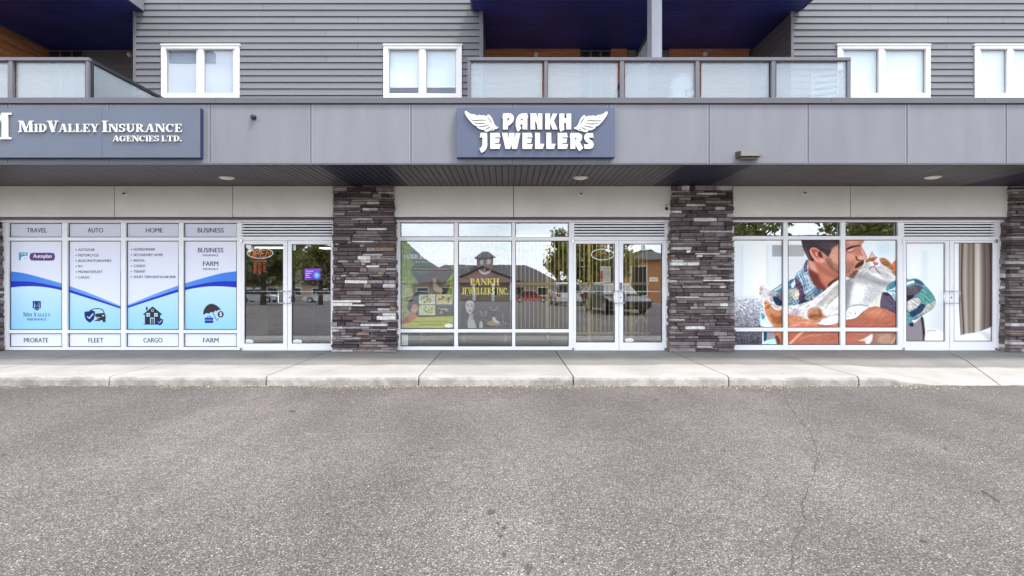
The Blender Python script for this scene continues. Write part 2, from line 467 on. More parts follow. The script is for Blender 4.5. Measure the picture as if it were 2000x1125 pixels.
M['feather'] = mat('grey_engraving', (.09, .08, .075), .6, .02)
M['red'] = mat('red_neon_tube', (.5, .06, .03), .4, .02, emit=((1, .16, .06), .45))
M['bluetube'] = mat('pale_blue_neon_tube', (.5, .65, .8), .3, .02, emit=((.6, .8, 1), .25))
M['reddull'] = mat('unlit_red_tube', (.55, .22, .16), .4, .05)
M['led'] = mat('red_leds', (.5, .05, .02), .4, .02, emit=((1, .10, .03), .45))
M['lamp'] = mat('lamp_diffuser', (.85, .83, .74), .4, .01)
M['panel_light'] = mat('lit_ceiling_panel', (.8, .8, .8), .5, .01, emit=((1, 1, 1), 1.1))
M['shop_light'] = mat('warm_lit_panel', (.8, .8, .8), .5, .01, emit=((1, .9, .7), 3.4))
M['glass'] = glass_mat('shop_glass', (.94, .95, .94), .15)
M['uglass'] = glass_mat('upper_window_glass', (.97, .98, .98), .02)
M['frost'] = glass_mat('frosted_glass', (.9, .95, .97), .04, (.50, .56, .60), .37, .25)
M['paper'] = mat('white_paper', (.82, .82, .80), .7, .02)

# ------------------------------------------------------------------ ground
def asphalt_mat():
    m = bpy.data.materials.new('worn_asphalt'); m.use_nodes = True; n = m.node_tree; b = n.nodes['Principled BSDF']
    N = n.nodes.new; Lk = n.links.new
    t = N('ShaderNodeTexCoord').outputs['Object']
    def noise(sc, det=5, st=None, rough=.5):
        q = N('ShaderNodeTexNoise'); q.inputs['Scale'].default_value = sc; q.inputs['Detail'].default_value = det; q.inputs['Roughness'].default_value = rough
        if st:
            mp_ = N('ShaderNodeMapping'); mp_.inputs['Scale'].default_value = st[:3]; mp_.inputs['Rotation'].default_value = (0, 0, R(st[3])); Lk(t, mp_.inputs[0]); Lk(mp_.outputs[0], q.inputs['Vector'])
        else: Lk(t, q.inputs['Vector'])
        return q.outputs['Fac']
    def rng(v, a, b_, c, d):
        q = N('ShaderNodeMapRange'); Lk(v, q.inputs[0]); q.inputs[1].default_value = a; q.inputs[2].default_value = b_; q.inputs[3].default_value = c; q.inputs[4].default_value = d; return q.outputs[0]
    def mul(a, b_):
        q = N('ShaderNodeMath'); q.operation = 'MULTIPLY'; Lk(a, q.inputs[0]); Lk(b_, q.inputs[1]); return q.outputs[0]
    vo = N('ShaderNodeTexVoronoi'); vo.inputs['Scale'].default_value = 140; Lk(t, vo.inputs['Vector'])
    sep = N('ShaderNodeSeparateColor'); Lk(vo.outputs['Color'], sep.inputs[0])
    r1 = N('ShaderNodeValToRGB'); e = r1.color_ramp.elements
    e[0].position = 0; e[0].color = (.052, .042, .038, 1); e[1].position = 1; e[1].color = (.38, .345, .32, 1)
    for p, c in ((.28, (.098, .082, .076)), (.60, (.134, .116, .111)), (.86, (.172, .152, .145)), (.95, (.30, .275, .255))):
        q = r1.color_ramp.elements.new(p); q.color = (*c, 1)
    Lk(sep.outputs[0], r1.inputs[0])
    v2 = N('ShaderNodeTexVoronoi'); v2.inputs['Scale'].default_value = 210; Lk(t, v2.inputs['Vector'])
    s2 = N('ShaderNodeSeparateColor'); Lk(v2.outputs['Color'], s2.inputs[0])
    f = mul(rng(s2.outputs[0], 0, 1, .80, 1.20), rng(noise(.55, 6), .35, .65, .86, 1.12))
    f = mul(f, rng(noise(1.1, 6, (1, .22, 1, 62)), .38, .64, .85, 1.06))     # tyre sweeps
    f = mul(f, rng(noise(7, 5), .3, .7, .93, 1.07))
    f = mul(f, rng(noise(3.3, 3, None, .8), .70, .76, 1.0, .72))                # scattered darker stains
    vm = N('ShaderNodeVectorMath'); vm.operation = 'SCALE'; Lk(r1.outputs[0], vm.inputs[0]); Lk(f, vm.inputs['Scale'])
    Lk(vm.outputs[0], b.inputs['Base Color'])
    b.inputs['Roughness'].default_value = .9; b.inputs['Specular IOR Level'].default_value = .3
    bp = N('ShaderNodeBump'); bp.inputs['Strength'].default_value = .8; bp.inputs['Distance'].default_value = .006
    Lk(vo.outputs['Distance'], bp.inputs['Height']); bp.invert = True; Lk(bp.outputs[0], b.inputs['Normal'])
    return m
M['asphalt'] = asphalt_mat()

road = mesh('asphalt_ground', [(-260, -420, -2), (260, -420, -2), (260, -73, -2), (-260, -73, -2), (-260, -9, 0), (260, -9, 0), (260, 8.2, 0), (-260, 8.2, 0)], [(0, 1, 2, 3), (3, 2, 5, 4), (4, 5, 6, 7)], M['asphalt'], kind='structure', label='grey speckled worn asphalt of the parking lot')

def concrete_mat():
    m = mat('weathered_concrete', (.215, .205, .19), .85, .13, 1.7, .12, 60, .2, 150, each=.05)
    n = m.node_tree; b = n.nodes['Principled BSDF']; N = n.nodes.new; Lk = n.links.new
    src = b.inputs['Base Color'].links[0].from_socket
    t = N('ShaderNodeTexCoord'); sx = N('ShaderNodeSeparateXYZ'); Lk(t.outputs['Object'], sx.inputs[0])
    nz = N('ShaderNodeTexNoise'); nz.inputs['Scale'].default_value = 1.3; nz.inputs['Detail'].default_value = 6; Lk(t.outputs['Object'], nz.inputs['Vector'])
    ad = N('ShaderNodeMath'); ad.operation = 'MULTIPLY_ADD'; ad.inputs[1].default_value = .35; Lk(nz.outputs['Fac'], ad.inputs[0]); Lk(sx.outputs['Y'], ad.inputs[2])
    # strip along the kerb is paler than the walk behind it
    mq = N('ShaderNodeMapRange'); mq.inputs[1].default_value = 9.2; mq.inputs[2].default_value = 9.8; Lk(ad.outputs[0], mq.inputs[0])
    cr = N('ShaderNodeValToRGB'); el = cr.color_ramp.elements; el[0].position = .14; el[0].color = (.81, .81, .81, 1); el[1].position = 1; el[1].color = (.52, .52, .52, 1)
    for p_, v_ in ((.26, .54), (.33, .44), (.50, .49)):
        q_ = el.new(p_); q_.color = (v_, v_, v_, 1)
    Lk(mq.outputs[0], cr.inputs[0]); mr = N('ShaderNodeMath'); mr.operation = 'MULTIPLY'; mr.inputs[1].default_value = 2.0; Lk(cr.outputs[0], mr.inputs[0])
    # stains on the kerb face
    n2 = N('ShaderNodeTexNoise'); n2.inputs['Scale'].default_value = 2.4; n2.inputs['Detail'].default_value = 8; n2.inputs['Roughness'].default_value = .7
    Lk(t.outputs['Object'], n2.inputs['Vector'])
    m2 = N('ShaderNodeMapRange'); m2.inputs[1].default_value = .40; m2.inputs[2].default_value = .60; m2.inputs[3].default_value = 1.0; m2.inputs[4].default_value = .60
    Lk(n2.outputs['Fac'], m2.inputs[0])
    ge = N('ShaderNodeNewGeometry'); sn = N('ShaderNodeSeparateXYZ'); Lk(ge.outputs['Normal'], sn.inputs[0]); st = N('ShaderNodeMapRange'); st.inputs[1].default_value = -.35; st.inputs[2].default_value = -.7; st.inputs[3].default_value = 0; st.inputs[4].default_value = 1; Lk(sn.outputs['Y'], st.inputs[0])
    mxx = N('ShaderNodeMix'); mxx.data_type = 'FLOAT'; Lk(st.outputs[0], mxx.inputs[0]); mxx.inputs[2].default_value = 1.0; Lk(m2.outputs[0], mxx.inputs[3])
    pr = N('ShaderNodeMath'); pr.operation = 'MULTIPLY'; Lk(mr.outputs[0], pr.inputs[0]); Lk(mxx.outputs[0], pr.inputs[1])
    vm = N('ShaderNodeVectorMath'); vm.operation = 'SCALE'; Lk(src, vm.inputs[0]); Lk(pr.outputs[0], vm.inputs['Scale']); Lk(vm.outputs[0], b.inputs['Base Color'])
    return m
M['concrete'] = concrete_mat()

def hgt(x, y):
    h = .13
    a = min(1, max(0, (x - 5.25) / .95)); a = a * a * (3 - 2 * a)
    b = min(1, max(0, (9.7 - y) / 1.55))
    return h - (h - .012) * a * b
walk = empty('sidewalk', (0, 9.5, 0), kind='structure', label='pale concrete walk with a rolled kerb edge in front of the shops')
joints = [(-14.5, -14.5), (-12.3, -12.3), (-10.1, -10.1), (-7.9, -7.9), (-5.68, -5.68), (-3.44, -3.44), (-1.26, -1.26), (.95, .95), (3.17, 3.17), (5.05, 5.03), (8.6, 7.05), (9.3, 9.1), (11.5, 11.5), (13.7, 13.7)]
for (a1, a0), (b1, b0) in zip(joints[:-1], joints[1:]):
    ys = [11.6, 10.6, 10.0, 9.7] + [9.7 - .165 * i for i in range(1, 10)] + [8.12]
    n = 34; vs = []; fs = []
    for j, y in enumerate(ys):
        u = (y - 8.05) / 3.0
        xa = a0 + (a1 - a0) * u + .009; xb = b0 + (b1 - b0) * u - .009
        for i in range(n + 1):
            x = xa + (xb - xa) * i / n
            vs.append((x, y, hgt(x, y)))
    for yy, k in ((8.085, .97), (8.06, .86), (8.045, .6), (8.04, -.2)):
        u = (yy - 8.05) / 3.0
        xa = a0 + .009; xb = b0 - .009
        for i in range(n + 1):
            x = xa + (xb - xa) * i / n
            wob = .004 * math.sin(x * 9.1) + .003 * math.sin(x * 23) + rnd.uniform(-.004, .004)
            vs.append((x, yy + wob * (k < .9), hgt(x, 8.1) * k + rnd.uniform(-.003, .002) * (k > .5)))
    rows = len(ys) + 4
    for j in range(rows - 1):
        for i in range(n):
            p = j * (n + 1) + i; fs.append((p, p + 1, p + n + 2, p + n + 1))
    base = len(vs)                       # slab ends down into the joint
    for side in (0, n):
        idx = [j * (n + 1) + side for j in range(rows)]
        lows = []
        for q in idx:
            x, y, z = vs[q]; lows.append(len(vs)); vs.append((x, y, min(z, 0) - .02 if z < .04 else z - .05))
        for j in range(rows - 1):
            fs.append((idx[j], idx[j + 1], lows[j + 1], lows[j]))
    mesh('concrete_slab', vs, fs, M['concrete'], walk, smooth=False)
mesh('joint_bed', [(-15, 8.3, -.002), (14.5, 8.3, -.002), (14.5, 11.6, .085), (-15, 11.6, .085)], [(0, 1, 2, 3)], M['black'], walk)

# crack, tar spots and kerb litter on the asphalt
def gp(px, py, z=.004):
    d = (EYE - z) * F / (py - VY); return (X(px, d), d, z)
def crack(pts, w0, name='asphalt_crack', label='thin dark crack wandering through the asphalt'):
    P = []
    for (a, b) in zip(pts[:-1], pts[1:]):
        for i in range(14):
            t = i / 14; P.append((a[0] + (b[0] - a[0]) * t + rnd.uniform(-2.8, 2.8), a[1] + (b[1] - a[1]) * t))
    vs = []; fs = []
    for i, p in enumerate(P):
        g = gp(*p); ww = w0 * rnd.uniform(.25, 1.0)
        vs += [(g[0] - ww, g[1], g[2]), (g[0] + ww, g[1] + rnd.uniform(-.004, .004), g[2])]
        if i: fs.append((2 * i - 2, 2 * i - 1, 2 * i + 1, 2 * i))
    mesh(name, vs, fs, M['tar'], None, kind='structure', label=label)
M['tar'] = mat('dark_tar', (.062, .048, .044), .9, .25, 20, .2, 120)
crack([(1532, 772), (1546, 800), (1582, 845), (1597, 880), (1592, 925), (1566, 985), (1574, 1020), (1548, 1060), (1549, 1095), (1532, 1128)], .0042)
spots = [(961, 1000, 9, 12), (973, 1022, 4, 5), (984, 1030, 5, 7), (977, 1045, 6, 6), (985, 1081, 6, 8), (1033, 1112, 9, 11), (1316, 1118, 7, 7), (571, 803, 9, 2.4), (283, 893, 6, 2), (8, 888, 6, 2), (376, 868, 5, 1.6), (317, 1000, 4, 3), (1415, 880, 4, 2), (1282, 780, 6, 1.6), (1846, 875, 5, 2), (190, 1107, 5, 2), (640, 1003, 4, 2), (1804, 1056, 8, 4), (805, 889, 6, 1.6), (1170, 1063, 4, 3), (1099, 1096, 5, 4), (842, 875, 7, 1.5)]
sp = MB()
for (a, b, rx, ry) in spots:
    k = 17; ring_ = []
    for i in range(k):
        an = 2 * math.pi * i / k; q = rnd.uniform(.30, 1.15)
        ring_.append(gp(a + rx * q * math.cos(an), b + ry * q * math.sin(an)))
    sp.add(ring_, [tuple(range(k - 1, -1, -1))])
sp.build('tar_spots', M['tar'], None, kind='stuff', label='small dark tar and oil spots on the grey asphalt')
lit = MB()
for i in range(4200):
    x = rnd.gauss(0, 5.2) if i % 3 else rnd.uniform(-5, 6)
    if x > 6.6 or x < -9: continue
    y = 8.02 - abs(rnd.gauss(0, .075)) * (1 + .6 * math.sin(x * 2.3))
    if rnd.random() < .05: y -= rnd.random() * .5
    s_ = rnd.uniform(.004, .013); an = rnd.random() * 6; h = rnd.uniform(.001, .006)
    c, s2 = math.cos(an) * s_, math.sin(an) * s_ * .6
    lit.add([(x - c, y - s2, h), (x + s2, y - c, h + .001), (x + c, y + s2, h + .003), (x - s2, y + c, h + .002)], [(0, 1, 2, 3)])
M['bronze'] = mat('bronze_casting', (.055, .048, .046), .4, .2, 8)
M['dirtylens'] = mat('dusty_lens', (.30, .26, .2), .4, .1)
M['litter'] = mat('dry_petals', (.60, .50, .33), .8, .4, 40)
lit.build('fallen_petals', M['litter'], None, kind='stuff', label='pale dry petals and grit gathered along the foot of the kerb')
dirt = MB()
for i in range(900):
    x = rnd.gauss(0, 4.5)
    if x > 6.6 or x < -9: continue
    y = 8.03 - abs(rnd.gauss(0, .05)); s_ = rnd.uniform(.004, .014)
    dirt.add([(x - s_, y - s_ * .5, .002), (x + s_, y - s_ * .6, .002), (x + s_ * .7, y + s_ * .5, .006), (x - s_ * .8, y + s_ * .6, .005)], [(0, 1, 2, 3)])
M['dirt'] = mat('brown_grit', (.10, .06, .04), .9, .3, 30)
dirt.build('kerb_grit', M['dirt'], None, kind='stuff', label='brown grit lying along the foot of the kerb')

gum = MB()
for i in range(240):
    x = rnd.uniform(-10, 9.5); y = rnd.uniform(8.15, 10.9); s_ = rnd.uniform(.004, .016); z = hgt(x, y) + .003
    if y < 9.75 and x > 5: continue
    gum.add([(x + s_ * rnd.uniform(.6, 1.2) * math.cos(a_), y + s_ * rnd.uniform(.6, 1.2) * math.sin(a_), z) for a_ in np.linspace(0, 6.283, 8)[:-1]], [tuple(range(7))])
gum.build('pavement_specks', M['tar'], None, kind='stuff', label='small dark gum marks and grit specks on the pale walk')
peb = MB()
for i in range(2600):
    x = rnd.uniform(-9, 9); y = rnd.uniform(2.6, 8.0) ; s_ = rnd.uniform(.003, .008); h = rnd.uniform(.002, .006)
    if abs(x) > y: continue
    c = [(x + s_ * rnd.uniform(.6, 1.2) * math.cos(a_), y + s_ * rnd.uniform(.6, 1.2) * math.sin(a_)) for a_ in np.linspace(0, 6.283, 6)[:-1]]
    peb.add([(a_, b_, .0005) for a_, b_ in c] + [(x, y, h)], [(k, (k + 1) % 5, 5) for k in range(5)])
M['pebble'] = mat('pale_grit', (.34, .31, .29), .85, .4, 60)
peb.build('loose_grit', M['pebble'], None, kind='stuff', label='loose pale grit scattered over the grey asphalt')
tw = MB(); tw.tube([gp(1917, 957, .006), gp(1934, 967, .012), gp(1953, 980, .006)], .003, 5); o_ = tw.build('fallen_twig', M['dirt'], None); props(o_, 'thin dark twig lying on the asphalt at the right', 'twig')
# ------------------------------------------------------------------ building
DG = 11.0       # front of the shop frames
DP = 10.78      # front of the stone pillars
DH = 10.86      # beige header panels
DF = 8.78       # fascia
ZS = EYE + 1.82  # soffit height
B = empty('shop_building', (0, 11, 0), label='grey sided two storey building with shops below and glass railed balconies above', cat='building')

# fascia panels with trims
edges = [-380, -182, 15.5, 213.5, 411, 607, 803, 1001, 1190, 1385, 1578.5, 1771.5, 1965, 2160, 2360]
zt, zb = EYE + 2.745, ZS + .012
for a, b in zip(edges[:-1], edges[1:]):
    box('fascia_panel', X(a, DF) + .009, X(b, DF) - .009, DF, DF + .02, zb, zt, M['panel'], B, bevel=.002)
for a in edges:
    x = X(a, DF)
    box('panel_joint_trim', x - .0095, x + .0095, DF + .006, DF + .02, zb, zt, M['rail'], B)
    for o_ in (-.024, .024):
        box('panel_joint_trim', x + o_ - .003, x + o_ + .003, DF - .003, DF, zb, zt, M['post'], B)
box('fascia_backing', X(-380, DF), X(2360, DF), DF + .022, DF + .12, ZS - .0, zt + .02, M['black'], B)
fe = [-380, 423, 1622, 1919, 2360]
for a, b in zip(fe[:-1], fe[1:]):
    box('cap_flashing', X(a, DF) + .001, X(b, DF) - .001, DF - .03, DF + .16, zt + .012, EYE + 2.845, M['flash'], B, bevel=.003)
box('drip_edge', X(-380, DF), X(2360, DF), DF - .012, DF + .03, ZS - .012, ZS + .006, M['rail'], B)
# soffit planks running from fascia to shopfront
px = X(-300, DF); pillars_px = [(-118, -16), (652, 769), (1313, 1431), (1975, 2092)]
pillX = [(X(a, DP), X(b, DP)) for a, b in pillars_px]
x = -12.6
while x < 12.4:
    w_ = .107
    dark = any(a < x + w_ / 2 < b for a, b in ((-12, -10.6), (-3.0, -1.95), (2.85, 3.9), (8.7, 9.8)))  # shade over the pillars is painted into the plank colour
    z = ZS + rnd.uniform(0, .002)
    box('soffit_plank', x + .006, x + w_ - .006, DF + .04, DH + .25, z, z + .02, M['soffit_shade' if dark else 'soffit'], B)
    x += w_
box('soffit_backing', -12.7, 12.5, DF + .12, DH + .25, ZS + .022, ZS + .05, M['black'], B)
# beige header panels
def header(a, b, cuts):
    e = [a] + cuts + [b]
    for p, q in zip(e[:-1], e[1:]):
        box('header_panel', X(p, DH) + (.006 if p in cuts else 0), X(q, DH) - (.006 if q in cuts else 0), DH, DH + .05, Z(424, DH), ZS - .001, M['header'], B, bevel=.002)
    box('header_backing', X(a, DH), X(b, DH), DH + .052, DH + .24, Z(425, DH), ZS, M['black'], B)
    box('header_flashing', X(a, DH), X(b, DH), DH - .015, DH + .3, Z(428.5, DH), Z(425.2, DH), M['soffit'], B)
    box('header_channel', X(a, DH) + .02, X(b, DH) - .02, DH + .07, DH + .30, Z(433.2, DH + .07), Z(429.3, DH + .07), M['alu'], B)
header(-14, 651, [223.5, 454.5])
header(770, 1312, [1003])
header(1432, 1972, [1661])
header(2093, 2400, [])

# inside walls of the shops
for (a, b) in ((-14, 660), (768, 1320), (1425, 1985)):
    x0, x1 = X(a, DG), X(b, DG)
    box('interior_back_wall', x0, x1, 25.0, 25.1, .13, 3.2, M['concrete_in'], B)
    box('interior_side_wall', x0 - .06, x0, 11.2, 25.1, .13, 3.2, M['concrete_in'], B)
    box('interior_side_wall', x1, x1 + .06, 11.2, 25.1, .13, 3.2, M['concrete_in'], B)
    box('interior_floor', x0, x1, 11.12, 25.0, .10, .135, M['floor_in'], B)
    box('interior_ceiling', x0, x1, 11.2, 25.0, 2.85, 2.9, M['concrete_in'], B)

# ------------------------------------------------------------------ shopfronts
GL = 11.055
def frame(parent, a, b, t, u, name='mullion', d0=DG, d1=11.13): return pbox(name, a, b, t, u, d0, d1, M['alu'], parent, bevel=.003)
def shop_window(label, cols, rows, left, right, clear_rows=()):
    """cols/rows are glass extents in photo pixels"""
    W = empty('shop_window', (X((left + right) / 2, DG), DG, .13), B, label=label)
    top, bot = rows[0][0], rows[-1][1]
    xs = [left] + [v for c in cols for v in c] + [right]
    for i in range(0, len(xs), 2):
        frame(W, xs[i], xs[i + 1], top - 2, 684, 'mullion')
    for (a, b) in cols:
        frame(W, a + .1, b - .1, top - 2.2, top, 'frame_rail')
        for (r0, r1), (s0, s1) in zip(rows[:-1], rows[1:]): frame(W, a + .1, b - .1, r1, s0, 'transom_rail')
        frame(W, a + .1, b - .1, bot, 684, 'frame_rail')
        for (t, u) in rows:
            pbox('pane', a - 3, b + 3, t - 2, u + 2, GL, GL + .008, M['glass'], W)
            g = MB(); e = 1.3; D0, D1 = GL - .012, GL - .001
            for q in ((a, a + e, t, u), (b - e, b, t, u), (a + e, b - e, t, t + e), (a + e, b - e, u - e, u)):
                # gasket strip lining the opening
                x0, x1 = X(q[0], DG), X(q[1], DG); g.box(x0, x1, D0, D1, Z(q[3], DG), Z(q[2], DG))
            g.build('gasket', M['gasket'], W)
    return W

def double_door(label, a, b, gls, t, u, number, gx, hx, louvre):
    """a..b frame columns; gls = two glass extents; handles at hx"""
    Dd = empty('double_door', (X((a + b) / 2, DG), DG, .13), B, label=label)
    bt = 684
    frame(Dd, a, gls[0][0] - 5.2, 470, bt, 'door_jamb'); frame(Dd, gls[1][1] + 5.2, b, 470, bt, 'door_jamb')
    frame(Dd, a, b, 462, 469.4, 'door_head')
    mid = (gls[0][1] + gls[1][0]) / 2
    for k, (g0, g1) in enumerate(gls):
        l0 = gls[0][0] - 5 if k == 0 else mid + .5; l1 = mid - .5 if k == 0 else gls[1][1] + 5
        d0 = DG + .012
        L = MB()
        def bb(p, q, r, s): L.box(X(p, d0), X(q, d0), d0, d0 + .045, Z(s, d0), Z(r, d0))
        bb(l0, g0, 470, bt - 1.5); bb(g1, l1, 470, bt - 1.5); bb(g0, g1, 470, t); bb(g0, g1, u, bt - 1.5)
        leaf = L.build('door_leaf', M['alu'], Dd)
        pbox('pane', g0, g1, t, u, GL - .02, GL - .012, M['glass'], Dd)
        G = MB()
        for q in ((g0, g0 + 1.2, t, u), (g1 - 1.2, g1, t, u), (g0 + 1.2, g1 - 1.2, t, t + 1.2), (g0 + 1.2, g1 - 1.2, u - 1.2, u)):
            G.box(X(q[0], DG), X(q[1], DG), GL - .03, GL - .021, Z(q[3], DG), Z(q[2], DG))
        G.build('gasket', M['gasket'], Dd)
        pbox('push_bar', g0, g1, 568.3, 570.3, GL + .03, GL + .055, M['alu2'], Dd)
        # pull handle: a rounded loop
        h0, h1 = hx[k]; H = MB(); d = DG - .055; zt_, zb_ = Z(568.5, d), Z(592, d); xa, xb = X(h0, d), X(h1, d)
        pin, out_ = (xb, xa) if k == 0 else (xa, xb)
        H.tube([(pin, DG + .02, zt_), (pin, d + .02, zt_), (pin + (out_ - pin) * .2, d, zt_), (pin + (out_ - pin) * .8, d, zt_), (out_, d, zt_ - .02), (out_, d, zb_ + .02), (pin + (out_ - pin) * .8, d, zb_), (pin + (out_ - pin) * .2, d, zb_), (pin, d + .02, zb_), (pin, DG + .02, zb_)], .011, 8)
        H.build('pull_handle', M['alu2'], Dd, smooth=True)
        hg = MB(); xh = (l0 - 3, l0 + 1) if k == 0 else (l1 - 1, l1 + 3)
        for zz in ((467.5, 474), (679, 684)):
            hg.box(X(xh[0], DG), X(xh[1], DG), DG - .022, DG + .0115, Z(zz[1], DG), Z(zz[0], DG))
        hg.build('pivot_hinge', M['alu2'], Dd)
    lk = MB(); lk.lathe((X(mid + 4, DG), DG - .002, Z(581, DG)), [(.013, 0), (.013, .013)], 'y', 12); lk.build('lock_cylinder', M['rail'], Dd)
    frame(Dd, a, b, bt - 1.2, bt + .6, 'threshold')
    # louvred vent above the door
    V = empty('louvre_vent', (X((a + b) / 2, DG), DG, Z(462, DG)), B)
    la, lb = louvre
    pbox('vent_back', la, lb, 433.5, 461.5, 11.10, 11.12, M['black'], V)
    pbox('vent_frame', a, la, 432, 461.8, DG, 11.1, M['alu'], V); pbox('vent_frame', lb, b, 432, 461.8, DG, 11.1, M['alu'], V)
    for i in range(5):
        zz = Z(434.5 + i * 5.6, DG); x0, x1 = X(la, DG) + .001, X(lb, DG) - .001
        mesh('louvre_slat', [(x0, 11.01, zz), (x1, 11.01, zz), (x1, 11.085, zz + .012), (x0, 11.085, zz + .012),
                             (x0, 11.01, zz - .028), (x1, 11.01, zz - .028), (x1, 11.085, zz + .006), (x0, 11.085, zz + .006)],
             [(0, 1, 2, 3), (7, 6, 5, 4), (0, 4, 5, 1), (3, 2, 6, 7), (0, 3, 7, 4), (1, 5, 6, 2)], M['alu'], V)
    return Dd

rows = [(435.5, 463.5), (470, 644.5), (651, 678)]
w1 = shop_window('four bay window under pale blue insurance films', [(16, 121), (131, 236), (245, 349), (357.5, 462.5)], rows, 8, 470)
d1 = double_door('glazed double insurance door beside the insurance window', 470, 651, [(477, 553), (569.5, 646)], 477, 671, '2', 573, [(543.5, 553), (559.5, 569)], (472, 649))
rows2 = [(434.5, 462.5), (470, 643), (649.5, 677)]
w2 = shop_window('three bay window with jewellery posters', [(781.5, 887), (894.5, 1000), (1006.5, 1111)], rows2, 774, 1119)
d2 = double_door('glazed double jewellery door with barred gate behind', 1119, 1306, [(1125, 1201), (1217, 1293.5)], 476, 669, '3', 1253, [(1199.5, 1208), (1213.5, 1222.5)], (1121.5, 1299))
rows3 = [(433.5, 461), (468, 640), (647.5, 674)]
w3 = shop_window('three bay window covered by a print of a man kissing a cat', [(1433, 1530.5), (1539, 1642), (1651.5, 1754)], rows3, 1426, 1763)
d3 = double_door('double door covered by the print of a curtain and a sleeve', 1763, 1951, [(1770, 1846.5), (1863, 1939)], 474, 667, '', 0, [(1843.5, 1852), (1859.5, 1874.5)], (1766, 1944))
pbox('frame_post', 1306.4, 1311, 432, 684, DG, 11.1, M['alu'], B); pbox('frame_post', 1951.4, 1956.5, 430, 684, DG, 11.1, M['alu'], B)
pbox('frame_post', -9, 7.6, 430, 684, DG + .005, 11.1, M['alu'], B)

FD = GL - .004        # film plane
# ---- insurance film ------------------------------------------------------
cv = Canvas(14, 433, 465, 681, 3, (226, 229, 243))
cv.rect(14, 433, 465, 466, (212, 215, 228))
cv.rect(14, 466, 465, 648, (226, 228, 242), col2=(222, 230, 246))
U = [(14, 529), (18.7, 529.8), (46.7, 533.6), (81, 542.3), (120.7, 553.8), (130.7, 557), (174, 572.5), (210, 587), (240.4, 599.5)]
Mi = [(14, 549), (18.7, 549), (62, 550.2), (120.7, 561.6), (174, 578.2), (210, 590.5), (240.4, 601)]
Lo = [(14, 562), (18.7, 561.6), (46.7, 559.3), (81, 560), (120.7, 567), (174, 582.9), (210, 594.5), (240.4, 604.5)]
mir = lambda P: [(480.8 - x_, y_) for x_, y_ in P[::-1]]
def both(P): return curve(P, False) + curve(mir(P), False)
def band(A, Bb, col, **k): cv.poly(both(A) + both(Bb)[::-1], col, .25, smooth=False, **k)
cv.poly(both(Lo) + [(467, 648), (14, 648)], (200, 230, 250), .25, smooth=False, col2=(146, 206, 246))
band(U, Mi, (70, 130, 222)); band(Mi, Lo, (34, 56, 190))
t_ = np.clip(1 - np.abs(cv.xx - 240.4) / 190, 0, 1)[..., None]
r_ = cv.mask(both(U) + both(Mi)[::-1], .25)
mm_ = r_[1][..., None] * t_[r_[0]] * .75
cv.a[r_[0]] = cv.a[r_[0]] * (1 - mm_) + np.array((140, 190, 240)) / 255. * mm_
cv.rect(14, 648, 465, 682, (230, 234, 248))
nav = (22, 42, 110); dk = (48, 44, 52)
# blue road emblem and purple pill
cv.rect(37, 493, 54.5, 508.5, (60, 150, 200)); cv.poly([(41, 509.5), (41, 503), (46, 500), (55, 499.5), (55, 502), (49, 504), (46, 509.5)], (228, 232, 245)); cv.poly([(46, 509), (49, 504.5), (55, 502), (55, 509.5)], (228, 232, 245), smooth=False)
cv.poly([(64, 494), (101, 494), (106, 497), (107.3, 501.5), (106, 506), (101, 508.8), (64, 508.8), (59, 506), (57.8, 501.5), (59, 497)], (92, 62, 132))
# square M emblem
cv.rect(64, 588, 79.8, 602.5, (28, 44, 110)); cv.line([(67, 601), (67.5, 590.5), (71.8, 599), (76, 590.5), (77, 601)], 1.7, (190, 225, 250), smooth=False); cv.poly([(66, 603), (78, 603), (72, 606.5)], (28, 44, 110), smooth=False)
# shield and car
cv.poly([(175.5, 605), (185.5, 608), (185.5, 616), (183, 624), (175.5, 630.5), (168, 625), (165, 617), (165, 609), (175.5, 607.5)], nav, smooth=False)
cv.line([(170.5, 618), (174, 622), (182, 612.5)], 2.2, (225, 240, 252), smooth=False)
cv.line([(178, 606.5), (182, 603.5), (194, 603), (200, 605), (203.5, 611)], 1.6, dk); cv.poly([(186, 613), (204, 611), (206.3, 616), (206, 629), (201, 629), (200.5, 625.5), (188, 625.5), (190, 620), (186.5, 618.5)], dk, smooth=False)
cv.rect(187, 619.3, 196, 620.7, (170, 215, 248)); cv.rect(187, 622.6, 193, 623.8, (170, 215, 248)); cv.ell(201.5, 616.5, 2.5, 1.5, (180, 220, 250)); cv.rect(185, 625.5, 196, 627, dk)
# house
cv.poly([(279.5, 614), (298, 598.5), (316.5, 614), (314.5, 615.5), (298, 602), (281.5, 615.5)], dk, smooth=False); cv.poly([(283, 613), (298, 601), (313, 613), (313, 633), (283, 633)], dk, smooth=False); cv.rect(285, 599.5, 288.2, 606, dk)
cv.rect(280.5, 632.6, 316, 634, dk); cv.ell(298, 606.5, 2.8, 2.8, (190, 228, 252)); cv.ell(298, 606.5, 1.7, 1.7, dk)
for hx_ in (289.5, 304.5):
    cv.rect(hx_ - 3.4, 611.5, hx_ + 3.6, 618.5, (190, 228, 252)); cv.rect(hx_ - .3, 611.5, hx_ + .4, 618.5, dk); cv.rect(hx_ - 3.4, 614.6, hx_ + 3.6, 615.3, dk)
cv.rect(293.5, 620.5, 302, 632.5, (190, 228, 252)); cv.rect(295, 622, 300.8, 632.5, dk); cv.rect(297.6, 622, 298.2, 632.5, (190, 228, 252))
cv.poly([(312, 621.5), (318.5, 624), (318, 631), (312, 636), (306.3, 631), (305.8, 624)], nav, smooth=False); cv.line([(309, 628), (311.5, 631), (315.5, 625.5)], 1.3, (225, 240, 252), smooth=False)
